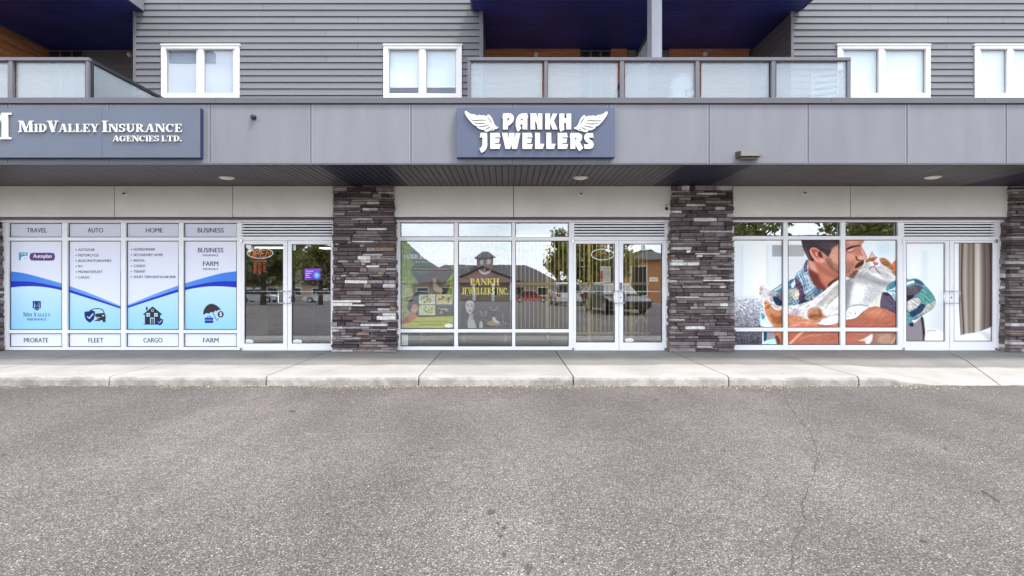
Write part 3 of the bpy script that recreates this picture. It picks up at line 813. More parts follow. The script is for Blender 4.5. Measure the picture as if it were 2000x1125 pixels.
# umbrella, case, coin
cv.poly([(397.5, 614.5), (398, 606), (404, 597), (412, 593.5), (421, 595.5), (429, 602), (431, 605.5), (427, 605), (424, 607.5), (420, 607), (417, 610), (412, 609.5), (408, 612.5), (403, 611.5)], (60, 50, 56)); cv.line([(415, 609), (423, 624.5), (425.5, 624.5), (426, 621)], 1.1, (70, 80, 105))
cv.ell(431, 614, 5.8, 6.2, (45, 42, 55)); cv.ell(431, 614, 4.2, 4.6, (58, 54, 70)); 
cv.rect(400, 620.5, 416.5, 631, (30, 60, 150)); cv.rect(400, 624.8, 416.5, 625.7, (160, 210, 250)); cv.line([(405.5, 620.5), (406, 617.5), (411, 617.5), (411.5, 620.5)], 1.2, (30, 60, 150), smooth=False)
# pale reflections of ceiling panels show through the top strip
cv.material('insurance_film_print', .3)
for (a, b) in [(16, 121), (131, 236), (245, 349), (357.5, 462.5)]:
    for (t, u) in rows: cv.sheet('printed_film', a + 1, b - 1, t + 1, u - 1, FD, w1)
TD = FD - .002
def T(s, x0, x1, t, u, mt='ink', par=None, d=None, bold=.01, **k): return text(s, x0, x1, t, u, d or TD, M[mt], par or w1, bold=min(bold, .012), **k)
for s, a, b in (('TRAVEL', 52, 91.5), ('AUTO', 171, 201), ('HOME', 284.5, 317.5), ('BUSINESS', 386, 436.5)): T(s, a, b, 445.3, 454.2, bold=.012)
for s, a, b in (('PRORATE', 46.5, 94, ), ('FLEET', 172.5, 201.5), ('CARGO', 280, 317), ('FARM', 396.5, 426.5)): T(s, a, b, 660, 669, bold=.012)
for i, s in enumerate(('AUTO/CAR', 'MOTORCYCLE', 'BOAT/MOTORHOMES', 'RV', 'PRORATE/FLEET', 'CARGO')):
    y = 485.2 + 10.8 * i; wd = (32, 40, 64, 8, 47, 21.5)[i]
    T(s, 153, 153 + wd, y, y + 5); T('•', 147.5, 149.8, y + 1.5, y + 3.8)
for i, s in enumerate(('HOMEOWNER', 'SECONDARY HOME', 'RENTAL', 'CONDO', 'TENANT', 'SHORT TERM RENTAL/AIR BNB')):
    y = 484.6 + 10.75 * i; wd = (42, 57, 22, 22.5, 23.5, 81.5)[i]
    T(s, 261, 261 + wd, y, y + 5); T('•', 255.5, 257.8, y + 1.5, y + 3.8)
T('BUSINESS', 386.5, 436, 484, 493, bold=.012); T('INSURANCE', 396.5, 426, 496.8, 500.6)
T('FARM', 396.5, 426, 510.5, 519.3, bold=.012); T('INSURANCE', 396.5, 426, 523.5, 527.3)
T('Autoplan', 64.5, 100.5, 496.3, 506, 'ink_white', bold=.012); T('ICBC', 41, 54, 494.2, 497.6, 'ink_white')
T('$', 428.8, 433.2, 610, 618, 'ink_white')
M['ink_navy'] = mat('navy_ink', (.015, .06, .16), .6, .02)
roman([('M', 1), ('I', .8), ('D', .8), (' ', .8), ('V', 1), ('A', .8), ('L', .8), ('L', .8), ('E', .8), ('Y', .8)], 45.3, 98.5, (610.5, 618), TD, 0, M['ink_navy'], w1, 'lettering', True)
T('INSURANCE', 53, 90.5, 621.5, 626, 'ink_navy')

# ---- mural of man and cat -------------------------------------------------
mu = Canvas(1431, 464, 1942, 678, 3, (226, 232, 240))
SK, SK2, SK3 = (205, 138, 112), (176, 98, 76), (122, 58, 48)
mu.rect(1431, 464, 1765, 678, (230, 236, 246), col2=(216, 222, 222))
for a, b, c in ((1446, 1452, (214, 220, 230)), (1452, 1470, (228, 236, 244)), (1470, 1488, (238, 242, 250)), (1488, 1496, (240, 244, 250)), (1497, 1501, (206, 214, 216)), (1503, 1530, (222, 228, 230))): mu.rect(a, 478, b, 590, c, 1.6, .75)
mu.rect(1508.2, 478.2, 1570, 501, (162, 168, 170), .7); mu.rect(1505, 466, 1570, 477.8, (246, 248, 250), .6); mu.rect(1540, 480, 1572, 500, (176, 178, 178), 1, .6)
mu.rect(1540, 503, 1580, 550, (214, 214, 214), 2, .7)
mu.rect(1690, 466, 1760, 512, (226, 238, 248), 2); mu.rect(1712, 468, 1740, 500, (205, 222, 226), 4, .7)
# sofa
mu.poly([(1428, 577.5), (1464, 576.5), (1480, 578), (1489, 586), (1492, 600), (1492, 648), (1489, 680), (1428, 680)], (222, 226, 236), 1.2, smooth=False, col2=(64, 56, 66))
rs = np.random.RandomState(5)
for i in range(900):
    x_, y_ = rs.uniform(1432, 1489), rs.uniform(583, 678); k_ = (y_ - 583) / 95
    g_ = rs.uniform(-1, 1); base_ = 175 - 115 * min(1, k_ * 1.15) + 55 * g_
    mu.line([(x_, y_), (x_ + rs.uniform(1.5, 3.4), y_ + rs.uniform(-1.4, 2.4))], rs.uniform(.6, 1.3), (base_, base_, base_ + 10), .25, .75, smooth=False)
# shirt: shoulder and chest
shirt = [(1488, 601), (1496, 590), (1504, 570), (1517.8, 560), (1530, 552), (1539, 549.8), (1544.7, 546), (1552.5, 543.6), (1553.5, 537), (1559, 531), (1565, 528), (1570.5, 517.8), (1575.8, 507), (1579, 509), (1577, 518), (1578.5, 528), (1582, 540), (1588, 550), (1594, 560), (1607, 562.5), (1613, 570), (1600, 590), (1570, 602), (1530, 606), (1512, 606)]
mu.poly(shirt, (112, 142, 164), .5, smooth=False, tex=.05)
def camo(cv_, L):
    for col, pts in L: cv_.poly(pts, col, .45, tex=.03)
camo(mu, [((78, 134, 158), [(1508, 569), (1519, 561), (1531, 553), (1531, 566), (1520, 572)]),
          ((206, 216, 222), [(1513, 566), (1524, 559), (1529, 556), (1526, 561), (1516, 568)]),
          ((192, 180, 164), [(1505, 569), (1520, 572), (1516, 577), (1509, 577)]),
          ((112, 96, 116), [(1516, 576), (1531, 571), (1531, 592), (1526, 586)]),
          ((34, 52, 76), [(1510, 582), (1518, 580), (1529, 592), (1528, 598), (1517, 598)]),
          ((62, 120, 150), [(1539, 551), (1552, 546), (1552, 553), (1545, 562), (1539, 561)]),
          ((222, 232, 238), [(1545, 556), (1553, 546), (1556, 549), (1549, 562)]),
          ((204, 190, 172), [(1540, 566), (1550, 565), (1557, 562), (1561, 570), (1560, 582), (1552, 585), (1546, 577)]),
          ((84, 66, 88), [(1553, 542), (1560, 548), (1569, 562), (1573, 580), (1566, 592), (1560, 586), (1561, 570), (1554, 558)]),
          ((128, 158, 156), [(1539, 568), (1546, 580), (1551, 596), (1539, 598)]),
          ((40, 54, 84), [(1562, 588), (1580, 583), (1588, 584), (1572, 593), (1562, 597)]),
          ((176, 168, 160), [(1583, 568), (1588, 574), (1591, 584), (1585, 582)]),
          ((96, 112, 140), [(1592, 563), (1606, 564), (1611, 569), (1598, 580), (1592, 577)]),
          ((110, 140, 146), [(1574, 575), (1584, 570), (1586, 583), (1575, 586)])])
# collar
mu.poly([(1570, 519), (1575.5, 508), (1578.5, 512), (1577, 520), (1579, 531), (1584, 543), (1594, 559), (1584, 566), (1575, 574), (1571, 572), (1566, 554), (1560, 541), (1559, 533), (1565, 529)], (152, 178, 198), .4, smooth=False, tex=.07)
mu.poly([(1570, 519), (1575.5, 507.5), (1578, 512), (1576.5, 521), (1577, 530), (1571, 530)], (98, 96, 132), .5)
for L in ([(1561, 535), (1569, 549), (1573, 572)], [(1566, 531), (1571, 545), (1576, 566)]): mu.line(L, 1.1, (50, 66, 98), .3, .85)
for L in ([(1578, 513), (1577.5, 524), (1582, 538), (1594, 558)], [(1560, 536), (1567, 552), (1572, 574)], [(1574, 532), (1580, 548), (1588, 560)]): mu.line(L, .8, (226, 236, 242), .25, .9)
mu.ell(1598.5, 567.5, 2.3, 2.3, (52, 60, 92)); mu.ell(1598.2, 567, .8, .8, (170, 185, 205))
# neck and head
mu.poly([(1579, 500), (1590, 505), (1607, 506), (1625, 515), (1646, 530), (1646, 542), (1632, 546), (1624, 553), (1617, 560), (1612, 568.5), (1605, 564), (1594, 560), (1586.7, 551), (1581, 539), (1578.3, 526), (1577.5, 512)], (188, 112, 88), .5, smooth=False, tex=.02)
mu.poly([(1578.5, 526), (1590, 530), (1597, 534), (1601, 545), (1606, 554), (1613, 562), (1611, 568), (1596, 561), (1586, 550)], (104, 44, 42), 1.6, .85)
mu.poly([(1580, 508), (1588, 512), (1594, 522), (1598, 534), (1590, 530), (1581, 522)], (222, 168, 146), 1.8, .8)
mu.poly([(1600, 516), (1616, 519), (1632, 532), (1644, 540), (1624, 548), (1610, 546)], (206, 132, 104), 2.5, .8)
mu.poly([(1646, 536), (1632, 544), (1619, 553), (1616, 562), (1622, 558), (1630, 551), (1646, 546)], (74, 44, 34), .9)
face = [(1628, 466), (1690, 466), (1687, 471.7), (1682.9, 477), (1682.2, 481.3), (1684.5, 487), (1689.8, 494), (1693.3, 501), (1692.5, 505), (1688, 507.5), (1687, 513), (1686, 518), (1681, 524), (1676.3, 528), (1673, 535), (1668, 543), (1662, 543.5), (1652.8, 541), (1641, 535.7), (1628, 529.3), (1619.7, 523), (1612, 514), (1600, 512), (1596, 495), (1610, 480)]
mu.poly(face, (204, 140, 116), .4, smooth=False, tex=.02)
mu.poly([(1618, 500), (1640, 490), (1650, 500), (1652, 520), (1642, 528), (1624, 518)], (224, 164, 140), 3.5, .8)
mu.poly([(1652, 466), (1686, 466), (1682, 478), (1668, 479), (1653, 484)], (196, 128, 104), 2, .7)
mu.poly([(1652, 495), (1668, 494), (1678, 500), (1672, 512), (1655, 520)], (214, 142, 116), 3, .8)
mu.poly([(1664, 486), (1682, 482), (1690, 496), (1692, 502), (1684, 500), (1672, 494)], (190, 108, 92), 1.6, .6)
mu.poly([(1680, 484), (1684, 488), (1691, 499), (1690, 503), (1684, 496)], (232, 180, 158), 1.0, .7)
mu.poly([(1652, 505), (1664, 508), (1670, 518), (1663, 530), (1652, 538)], (150, 92, 74), 3, .55)     # beard shade on the cheek
mu.poly([(1614, 508), (1622, 514), (1630, 524), (1642, 531), (1642, 537), (1628, 530), (1618, 521)], (136, 88, 72), 1.6, .75)
for i in range(420):
    t0 = rs.uniform(0, 1); x_ = 1614 + 60 * t0 + rs.uniform(-5, 7); y_ = 508 + 30 * t0 ** .8 + rs.uniform(-7, 3)
    if x_ > 1676: continue
    mu.line([(x_, y_), (x_ + rs.uniform(-1, 1.2), y_ + rs.uniform(.8, 2))], .5, (88, 56, 48), .15, rs.uniform(.25, .7), smooth=False)
# hair
mu.poly([(1563.4, 464), (1565, 470), (1568, 484), (1573, 495), (1578, 504), (1583, 509), (1588, 511), (1592, 505), (1584, 492), (1584, 485), (1592, 484), (1600, 489), (1606, 492), (1612, 497), (1617.8, 502), (1622, 494), (1625, 487), (1629, 483), (1635, 479), (1638, 474), (1639, 464)], (66, 54, 60), .6, smooth=False, tex=.05)
mu.poly([(1598, 474), (1618, 472), (1634, 474), (1632, 479), (1622, 488), (1608, 486)], (84, 70, 78), 2, .8)
for i in range(160):
    x_, y_ = rs.uniform(1566, 1634), rs.uniform(466, 492)
    if x_ > 1640 - (y_ - 466): continue
    g_ = rs.uniform(36, 112); mu.line([(x_, y_), (x_ + 4.5, y_ + rs.uniform(-.3, 1.6))], .6, (g_, g_ * .86, g_ * .9), .2, .5, smooth=False)
mu.poly([(1571, 482), (1577, 492), (1583, 503), (1581, 507), (1574, 496)], (108, 98, 98), 1.2, .6)
# ear
mu.poly([(1581.3, 489), (1583, 485), (1588, 483), (1595.5, 485), (1601, 490), (1605, 497), (1609, 504), (1609, 511), (1604, 514.5), (1597, 512), (1589, 505), (1583.6, 496.5)], (218, 132, 118), .4)
mu.poly([(1585, 489), (1590, 487), (1597, 490), (1600, 496), (1598, 503), (1593, 501), (1588, 495)], (178, 88, 78), .9)
mu.poly([(1596, 495), (1602, 491), (1606, 499), (1607, 504), (1601, 502)], (96, 52, 46), .7)
mu.poly([(1592, 493), (1597, 493), (1597, 500), (1594, 500)], (226, 150, 130), .6)
mu.line([(1582, 490), (1585, 497), (1591, 505), (1599, 512)], 1.5, (246, 186, 174), .4, .9)
mu.poly([(1600, 506), (1608, 506), (1608, 512), (1603, 513)], (230, 158, 140), .8)
# features
mu.poly([(1652, 487), (1658, 482.5), (1666, 480), (1675, 478.8), (1681, 478.8), (1680, 480.5), (1670, 482.5), (1660, 486), (1652, 489.5)], (64, 42, 40), .5)
mu.poly([(1654, 489.5), (1662, 487), (1667, 485.4), (1667.5, 488), (1663, 491.5), (1655, 491)], (216, 176, 150), .4)
mu.line([(1652.5, 490.5), (1658, 492.6), (1663, 492.3), (1667.7, 488.2)], 1.3, (52, 34, 32), .3)
mu.poly([(1671, 500), (1674, 502), (1675.5, 506.5), (1682, 508.2), (1688, 507.2), (1684, 509.5), (1675, 509), (1671.5, 505)], (96, 46, 38), .5)
mu.poly([(1676, 502), (1683, 500), (1690, 503), (1684, 506.5), (1677, 505.5)], (238, 184, 162), 1.1, .8)
mu.poly([(1687.3, 509.5), (1681, 511), (1674, 515), (1669.5, 521.5), (1671, 524), (1677, 522.5), (1683, 518.5), (1687, 514.5)], (72, 44, 38), .7)
mu.poly([(1674.5, 524.3), (1679, 521), (1684, 518.8), (1684, 521.5), (1678, 526)], (190, 130, 118), .5)
mu.poly([(1676, 528.5), (1671, 528), (1664, 533), (1658, 540), (1662, 544), (1668, 543.3), (1673, 536)], (82, 54, 46), 1.0, .85)
for i in range(60):
    x_, y_ = rs.uniform(1658, 1674), rs.uniform(530, 543); mu.line([(x_, y_), (x_ + 1.5, y_ - 1.8)], .5, (200, 170, 160), .15, .4, smooth=False)
# cat: body, head
cat = [(1650, 551), (1661, 545.5), (1668.8, 543), (1675, 532), (1683, 523.5), (1687, 515.5), (1689, 509), (1694, 505), (1700.5, 502), (1703.2, 491.5), (1708, 501), (1716, 501.8), (1725, 503.5), (1733, 507.5), (1740, 515), (1746, 524), (1751.5, 535), (1756, 542), (1745, 549), (1736, 554), (1731, 561), (1730, 569), (1722, 576), (1711, 582), (1702, 594), (1696, 600), (1688, 606), (1680, 614), (1672, 620.5), (1662, 624), (1650, 623)]
mu.poly(cat, (214, 214, 212), .5, smooth=False, tex=.035)
mu.poly([(1652, 552), (1668, 548), (1700, 552), (1728, 556), (1726, 568), (1700, 590), (1670, 596), (1652, 600)], (206, 209, 210), 3, .8)
mu.poly([(1652, 552), (1662, 549), (1658, 575), (1655, 600), (1651, 600)], (158, 158, 160), 2, .7)
mu.poly([(1660, 570), (1690, 562), (1700, 575), (1680, 590), (1662, 592)], (226, 228, 228), 3, .8)
for i in range(240):
    x_, y_ = rs.uniform(1654, 1728), rs.uniform(548, 590)
    if (x_ - 1690) > (600 - y_): continue
    g_ = rs.uniform(170, 240); mu.line([(x_, y_), (x_ + rs.uniform(2, 4), y_ + rs.uniform(.5, 2.5))], .5, (g_, g_, g_), .2, .45, smooth=False)
mu.poly([(1697, 504.5), (1703, 492.5), (1707.5, 501.5)], (214, 196, 190), .4, smooth=False); mu.line([(1703.3, 492), (1700.5, 502)], .7, (130, 120, 120)); mu.line([(1703.5, 492), (1708, 501.5)], .6, (150, 120, 110))
mu.poly([(1691, 507.5), (1697, 505), (1707, 502), (1714, 503), (1711, 506), (1706, 509.5), (1698, 510), (1692, 512)], (186, 118, 82), .7)
mu.poly([(1717, 506.5), (1725, 504.2), (1733, 508), (1740, 515.5), (1746, 525), (1750, 537), (1744, 532), (1737, 524), (1730, 520), (1722, 514)], (176, 132, 98), .9)
mu.poly([(1717, 507), (1727, 505.5), (1729, 509), (1720, 511)], (160, 156, 150), .9)
mu.poly([(1706, 505), (1715, 503), (1719, 510), (1717, 522), (1706, 521), (1698, 514)], (240, 240, 240), 1.5)
for L in ([(1733, 523), (1740, 527), (1749, 537)], [(1734, 520), (1742, 523), (1750, 531)], [(1731, 526), (1741, 532), (1750, 539)]): mu.line(L, 1.0, (122, 80, 58), .4, .8)
mu.ell(1703, 507, 4.2, 1.9, (70, 46, 36), .4); mu.ell(1702.6, 506.8, 3.0, 1.4, (186, 130, 72), .3); mu.ell(1702, 506.7, .9, 1.1, (40, 28, 24), .25); mu.ell(1701.3, 506.2, .5, .4, (250, 250, 250), .2)
mu.poly([(1722, 513), (1726, 511), (1732, 512.5), (1738, 516), (1734, 518.5), (1727, 517.5)], (76, 50, 38), .5); mu.ell(1730, 515, 4, 2, (170, 124, 72), .4); mu.ell(1730.5, 514.8, 1.4, 1.5, (44, 32, 28), .3); mu.ell(1729, 514, .6, .5, (240, 240, 235), .2)
mu.poly([(1705, 512), (1710, 511.5), (1716, 514.5), (1712, 517), (1707, 516)], (206, 150, 140), .6); mu.line([(1711, 515), (1715, 514.8)], 1.5, (92, 52, 50), .3); mu.line([(1705.5, 512.5), (1707, 515)], .9, (110, 66, 60), .3)
mu.line([(1696.5, 526.5), (1700, 522.5), (1704.5, 520.5), (1709, 521.8), (1712.5, 528), (1719, 534.5)], 1.2, (122, 104, 102), .45)
mu.line([(1708, 517), (1708.5, 521.5)], .8, (150, 120, 118), .3)
mu.poly([(1698, 525), (1704, 522), (1710, 524), (1714, 531), (1706, 535), (1698, 531)], (200, 194, 192), 1.6, .8)
for L in ([(1688, 546), (1693, 553)], [(1702, 546), (1712, 552), (1728, 556)], [(1716, 532), (1728, 538), (1738, 545)], [(1684, 530), (1690, 527)], [(1686, 522), (1692, 520)], [(1704, 556), (1716, 561)], [(1700, 538), (1716, 545)]): mu.line(L, .9, (130, 124, 122), .4, .6)
for L in ([(1716, 527), (1728, 534), (1741, 539)], [(1717, 524), (1730, 529), (1744, 531)], [(1697, 527), (1690, 532)]): mu.line(L, .5, (250, 250, 250), .2, .9)
mu.poly([(1756, 506), (1748, 509), (1743, 514), (1742, 524), (1748, 527), (1756, 526)], (226, 124, 88), .6)
mu.poly([(1756, 528), (1749, 532), (1752, 541), (1756, 543)], (236, 226, 226), .6)
# paw resting on the arm
arm = [(1646, 626), (1654, 624), (1662, 625), (1672, 621.5), (1678, 617.5), (1686, 608), (1697.6, 600.5), (1709, 598), (1720, 599.5), (1736, 604.8), (1751, 613), (1760, 618), (1760, 680), (1480, 680), (1512, 650), (1520, 640), (1560, 618), (1600, 632), (1630, 636)]
mu.poly(arm, (184, 108, 82), .6, smooth=False, col2=(176, 104, 84), tex=.02)
mu.poly([(1690, 610), (1708, 601), (1722, 603), (1732, 612), (1712, 622), (1692, 620)], (206, 134, 100), 3.5, .8)
mu.poly([(1654, 626), (1670, 626), (1690, 616), (1720, 626), (1752, 634), (1752, 642), (1654, 640)], (168, 92, 74), 3, .6)
mu.line([(1712, 622), (1724, 611), (1732, 604)], 2.4, (150, 78, 58), 1.6, .5); mu.line([(1730, 634), (1742, 622), (1750, 616)], 2.2, (146, 74, 58), 1.8, .5)
mu.line([(1656, 624.5), (1668, 623), (1678, 617), (1686, 608.5)], 1.8, (86, 42, 26), .7)
mu.poly([(1650, 608), (1655, 603), (1664, 598.5), (1674, 596.4), (1686, 597), (1694, 600), (1688, 606), (1682, 612), (1675, 618.5), (1667, 622.5), (1658, 624), (1650, 622)], (224, 222, 222), .5, tex=.03)
mu.line([(1652, 607), (1660, 600.5), (1672, 597), (1690, 597.5)], 1.0, (150, 150, 156), .5, .8)
mu.ell(1670.5, 612, 1.1, 2.6, (160, 146, 146), .5, .8); mu.ell(1660, 612.5, 1.1, 2.6, (178, 164, 164), .5, .8); mu.ell(1656, 618, 2.2, 1.5, (186, 160, 158), .6, .7)
# cuff and sleeve of the near arm
mu.poly([(1697, 599.5), (1704, 593), (1708.5, 586), (1711.5, 580), (1720, 575), (1722.5, 582), (1720, 598), (1708, 597.3)], (222, 218, 206), .5, tex=.03); mu.line([(1712, 581), (1713, 590), (1707, 596)], 1, (176, 168, 160), .5, .7)
mu.poly([(1731, 562), (1736, 554.5), (1745, 549.5), (1756, 545), (1756, 560), (1742, 565), (1734, 570)], (70, 132, 146), .5, tex=.04)
mu.poly([(1722, 575), (1726, 570.5), (1737, 572), (1746, 582), (1758, 594), (1758, 618), (1751, 613.5), (1741, 608.5), (1729, 603), (1719, 599.5)], (88, 76, 96), .5, tex=.03)
mu.poly([(1733, 569), (1743, 564), (1758, 558), (1758, 600), (1750, 590), (1741, 577)], (192, 216, 224), .6, tex=.04)
for L in ([(1736, 569), (1746, 568), (1756, 571)], [(1742, 575), (1750, 584), (1756, 594)], [(1738, 562), (1748, 556), (1756, 551)]): mu.line(L, 1.8, (60, 92, 122), .5, .8)
mu.poly([(1724, 573), (1730, 572), (1737, 577), (1728, 577)], (42, 42, 66), .5)
# hind quarters in the second and first bay
body = [(1646, 540), (1636, 548), (1626, 558), (1611, 569), (1600, 578), (1590, 584), (1580, 588), (1569, 592), (1555, 596), (1543, 598), (1532, 598), (1520, 597), (1513, 594), (1510, 588), (1506, 577), (1503, 567), (1501, 560), (1495, 555.2), (1487, 556.5), (1481.5, 562), (1481, 571), (1484.5, 578), (1489, 585), (1489.5, 596), (1492, 608), (1494.7, 619), (1501, 629), (1509.7, 638), (1530, 642), (1560, 640), (1590, 634), (1613, 636), (1630, 634), (1646, 629)]
mu.poly(body, (226, 222, 220), .5, smooth=False, tex=.03)
mu.poly([(1493, 589), (1499, 586.5), (1505, 594), (1509, 601), (1518, 606), (1531, 605), (1540, 614), (1556, 616), (1570, 621), (1582, 626), (1600, 634), (1612, 637), (1612, 646), (1530, 650), (1512, 640), (1502, 626), (1495, 612), (1492.5, 600)], (204, 132, 92), .9, tex=.05)
mu.poly([(1504, 612), (1516, 618), (1528, 616), (1531, 628), (1522, 634), (1512, 632)], (146, 82, 46), 1.8, .85)
mu.poly([(1494, 590), (1499, 588), (1502, 600), (1504, 612), (1497, 606)], (176, 124, 88), 1.2, .7)
for i in range(260):
    x_, y_ = rs.uniform(1493, 1530), rs.uniform(592, 632)
    if x_ < 1493 + (y_ - 600) * .4: continue
    g_ = rs.choice([-46, 36]); mu.line([(x_, y_), (x_ + rs.uniform(-1, 3), y_ + rs.uniform(-2, 2))], .6, (190 + g_, 120 + g_, 78 + g_), .2, .4, smooth=False)
mu.poly([(1484, 562), (1488, 558), (1492, 566), (1489, 577), (1484, 573)], (214, 190, 188), .9); mu.ell(1486.8, 564.8, 1.6, 3.4, (166, 112, 112), .6, .8); mu.ell(1484.8, 573.5, 1.5, 2, (150, 96, 98), .5, .8)
mu.poly([(1492, 567), (1500, 566), (1506, 583), (1499, 586), (1493, 582)], (196, 196, 196), 1.6, .7)
mu.poly([(1486, 597), (1491, 611), (1497, 625), (1508, 638), (1500, 642), (1488, 641), (1484, 625)], (188, 220, 224), .6, tex=.05); mu.poly([(1487, 612), (1492, 614), (1494, 620), (1488, 624)], (88, 150, 158), .5); mu.poly([(1491, 628), (1500, 632), (1508, 640), (1493, 641)], (240, 238, 238), .6)
# thigh, brown patch, forelegs in second bay
mu.poly([(1541, 600), (1556, 597), (1572, 592), (1584, 588), (1574, 602), (1566, 618), (1552, 616), (1541, 612)], (212, 206, 206), 1.0, .9); mu.poly([(1546, 606), (1556, 603), (1562, 612), (1554, 616), (1547, 614)], (168, 150, 152), 1.4, .7); mu.ell(1555.5, 613, 1.2, 2, (110, 92, 96), .5, .7)
mu.line([(1568, 622), (1570, 612), (1578, 598), (1592, 584), (1611, 569), (1640, 545)], 2.0, (246, 240, 232), .6, .9)
mu.poly([(1600, 590), (1616, 576), (1632, 562), (1641, 556), (1641, 570), (1622, 590), (1606, 598)], (186, 180, 170), 2.2, .8)
mu.poly([(1641, 577), (1628, 588), (1618, 598), (1616, 604), (1628, 612), (1641, 610)], (244, 244, 244), 1.2, .95)
mu.poly([(1577, 607), (1581, 602.5), (1587, 600.5), (1595, 599.8), (1602, 602), (1605, 607), (1607, 613), (1612, 617), (1617, 620.5), (1612, 622), (1606, 625), (1601, 630), (1594, 631.5), (1586, 629), (1580, 624), (1577, 616)], (182, 124, 94), 1.5, .95, smooth=False, tex=.06)
mu.poly([(1580, 614), (1587, 612), (1596, 613), (1603, 610), (1607, 616), (1603, 621), (1594, 623), (1584, 623), (1579, 620)], (134, 72, 34), 1.7, .85, smooth=False); mu.poly([(1597, 602), (1602, 604), (1604, 609), (1599, 609)], (140, 80, 44), 1.3, .8, smooth=False)
for L in ([(1582, 606), (1590, 603), (1598, 607)], [(1582, 616), (1592, 612), (1602, 617)], [(1584, 624), (1594, 619), (1606, 625)]): mu.line(L, 1.0, (218, 160, 122), .5, .7)
mu.poly([(1606, 624), (1620, 620), (1641, 616), (1641, 629), (1628, 633.5), (1612, 634.5), (1602, 632)], (226, 222, 216), 1.0, .95); mu.line([(1596, 634), (1613, 636.2), (1630, 634), (1644, 629)], 1.5, (130, 54, 46), .6, .9)
mu.poly([(1541, 632), (1560, 626), (1580, 627), (1592, 634), (1612, 638), (1640, 634), (1641, 645), (1541, 645)], (206, 128, 104), 1.2, .9); mu.line([(1546, 640), (1562, 631), (1580, 630)], 1.8, (238, 176, 152), 1, .9)
# bottom strip
mu.rect(1489, 645, 1519, 678, (150, 176, 186), .4, tex=.05); mu.rect(1489, 645, 1491.5, 678, (226, 238, 244)); mu.poly([(1492, 647), (1499, 652), (1497, 664), (1492, 668)], (36, 70, 96), .5); mu.poly([(1499, 650), (1512, 650), (1517, 664), (1500, 665)], (150, 140, 152), .9); mu.poly([(1487, 674), (1496, 665), (1516, 662), (1520, 676), (1510, 680), (1488, 680)], (186, 222, 208), .6)
mu.poly([(1510, 645), (1532, 645), (1532, 680), (1523, 680), (1519, 664)], (196, 112, 76), .6); mu.poly([(1514, 655), (1520, 658), (1524, 668), (1521, 677), (1516, 668)], (84, 52, 32), .8, .8)
mu.poly([(1540, 646), (1560, 646), (1546, 662), (1540, 668)], (178, 96, 66), 1, .8); mu.line([(1540, 675), (1552, 662), (1566, 650), (1574, 646)], 3.2, (240, 188, 162), 1.2, .9); mu.line([(1562, 664), (1580, 656), (1604, 654)], 1.8, (224, 152, 122), 1.4, .8); mu.line([(1620, 656), (1632, 664)], 3, (150, 80, 58), 2, .6)
mu.poly([(1700, 646), (1756, 644), (1756, 680), (1694, 680), (1702, 664)], (150, 110, 96), 1.2, .9); mu.poly([(1716, 656), (1736, 650), (1742, 662), (1730, 672), (1716, 668)], (186, 146, 124), 3, .8)
mu.poly([(1676, 666), (1690, 660), (1703, 652), (1704, 662), (1698, 672), (1692, 672), (1688, 666)], (222, 210, 206), .8); mu.line([(1736, 676), (1746, 664), (1751, 650)], 2, (232, 184, 166), .8, .9); mu.line([(1664, 648), (1684, 652), (1700, 647)], 2, (206, 140, 116), 1.5, .6)
# door bays: pale wall, sleeve, chair, cushion, curtain, bed
mu.rect(1764, 464, 1852, 678, (230, 238, 244), .1, col2=(206, 210, 212)); mu.rect(1800, 490, 1811, 560, (210, 218, 222), 3, .7); mu.rect(1822, 600, 1850, 650, (196, 200, 202), 6, .7); mu.rect(1775, 476, 1795, 540, (236, 243, 250), 5, .8)
mu.poly([(1764, 634), (1784, 632), (1799, 622), (1804, 640), (1808.5, 668), (1808, 680), (1764, 680)], (136, 128, 134), .8); mu.poly([(1798, 621), (1803, 620), (1806, 640), (1810, 680), (1804, 680), (1801, 640)], (62, 48, 48), .6)
mu.poly([(1808, 646), (1816, 641), (1830, 643), (1840, 648), (1852, 655), (1852, 680), (1809, 680)], (224, 220, 214), .9); mu.line([(1810, 648), (1818, 645), (1828, 646)], 1.6, (150, 138, 130), .9, .8)
mu.poly([(1764, 549), (1776, 546), (1787, 543.8), (1798, 547.5), (1807, 557), (1817, 568), (1825, 580), (1827.5, 588), (1825, 598), (1818, 606), (1804, 614.5), (1790, 624), (1781, 625.5), (1785, 632), (1784, 637), (1777, 637), (1770, 629), (1764, 625)], (92, 140, 150), .5, tex=.04)
camo(mu, [((222, 232, 238), [(1764, 553), (1780, 549), (1790, 547), (1788, 551), (1776, 555), (1764, 558)]), ((48, 78, 110), [(1786, 546), (1798, 549), (1805, 557), (1796, 555), (1788, 552)]),
          ((92, 82, 94), [(1764, 563), (1778, 559), (1790, 556), (1802, 560), (1804, 565), (1795, 572), (1784, 577), (1776, 580), (1764, 582)]), ((40, 36, 52), [(1768, 579), (1782, 576), (1785, 579), (1776, 586), (1768, 588)]),
          ((84, 146, 140), [(1795, 573), (1805, 563), (1812, 568), (1822, 580), (1824, 586), (1810, 596), (1800, 590)]), ((188, 184, 176), [(1772, 591), (1782, 584), (1792, 582), (1798, 588), (1794, 598), (1782, 605), (1774, 606)]),
          ((38, 64, 92), [(1776, 611), (1788, 604), (1798, 594), (1808, 596), (1804, 606), (1790, 615), (1782, 620)]), ((178, 172, 162), [(1808, 598), (1818, 592), (1827, 588), (1824, 598), (1816, 606), (1802, 614), (1790, 621), (1800, 610)]), ((36, 46, 64), [(1776, 632), (1783, 630), (1784, 637), (1777, 637)])])
mu.line([(1783, 624), (1792, 620), (1802, 613)], 1.2, (70, 56, 56), .5, .8)
mu.rect(1855, 464, 1945, 678, (226, 230, 238))
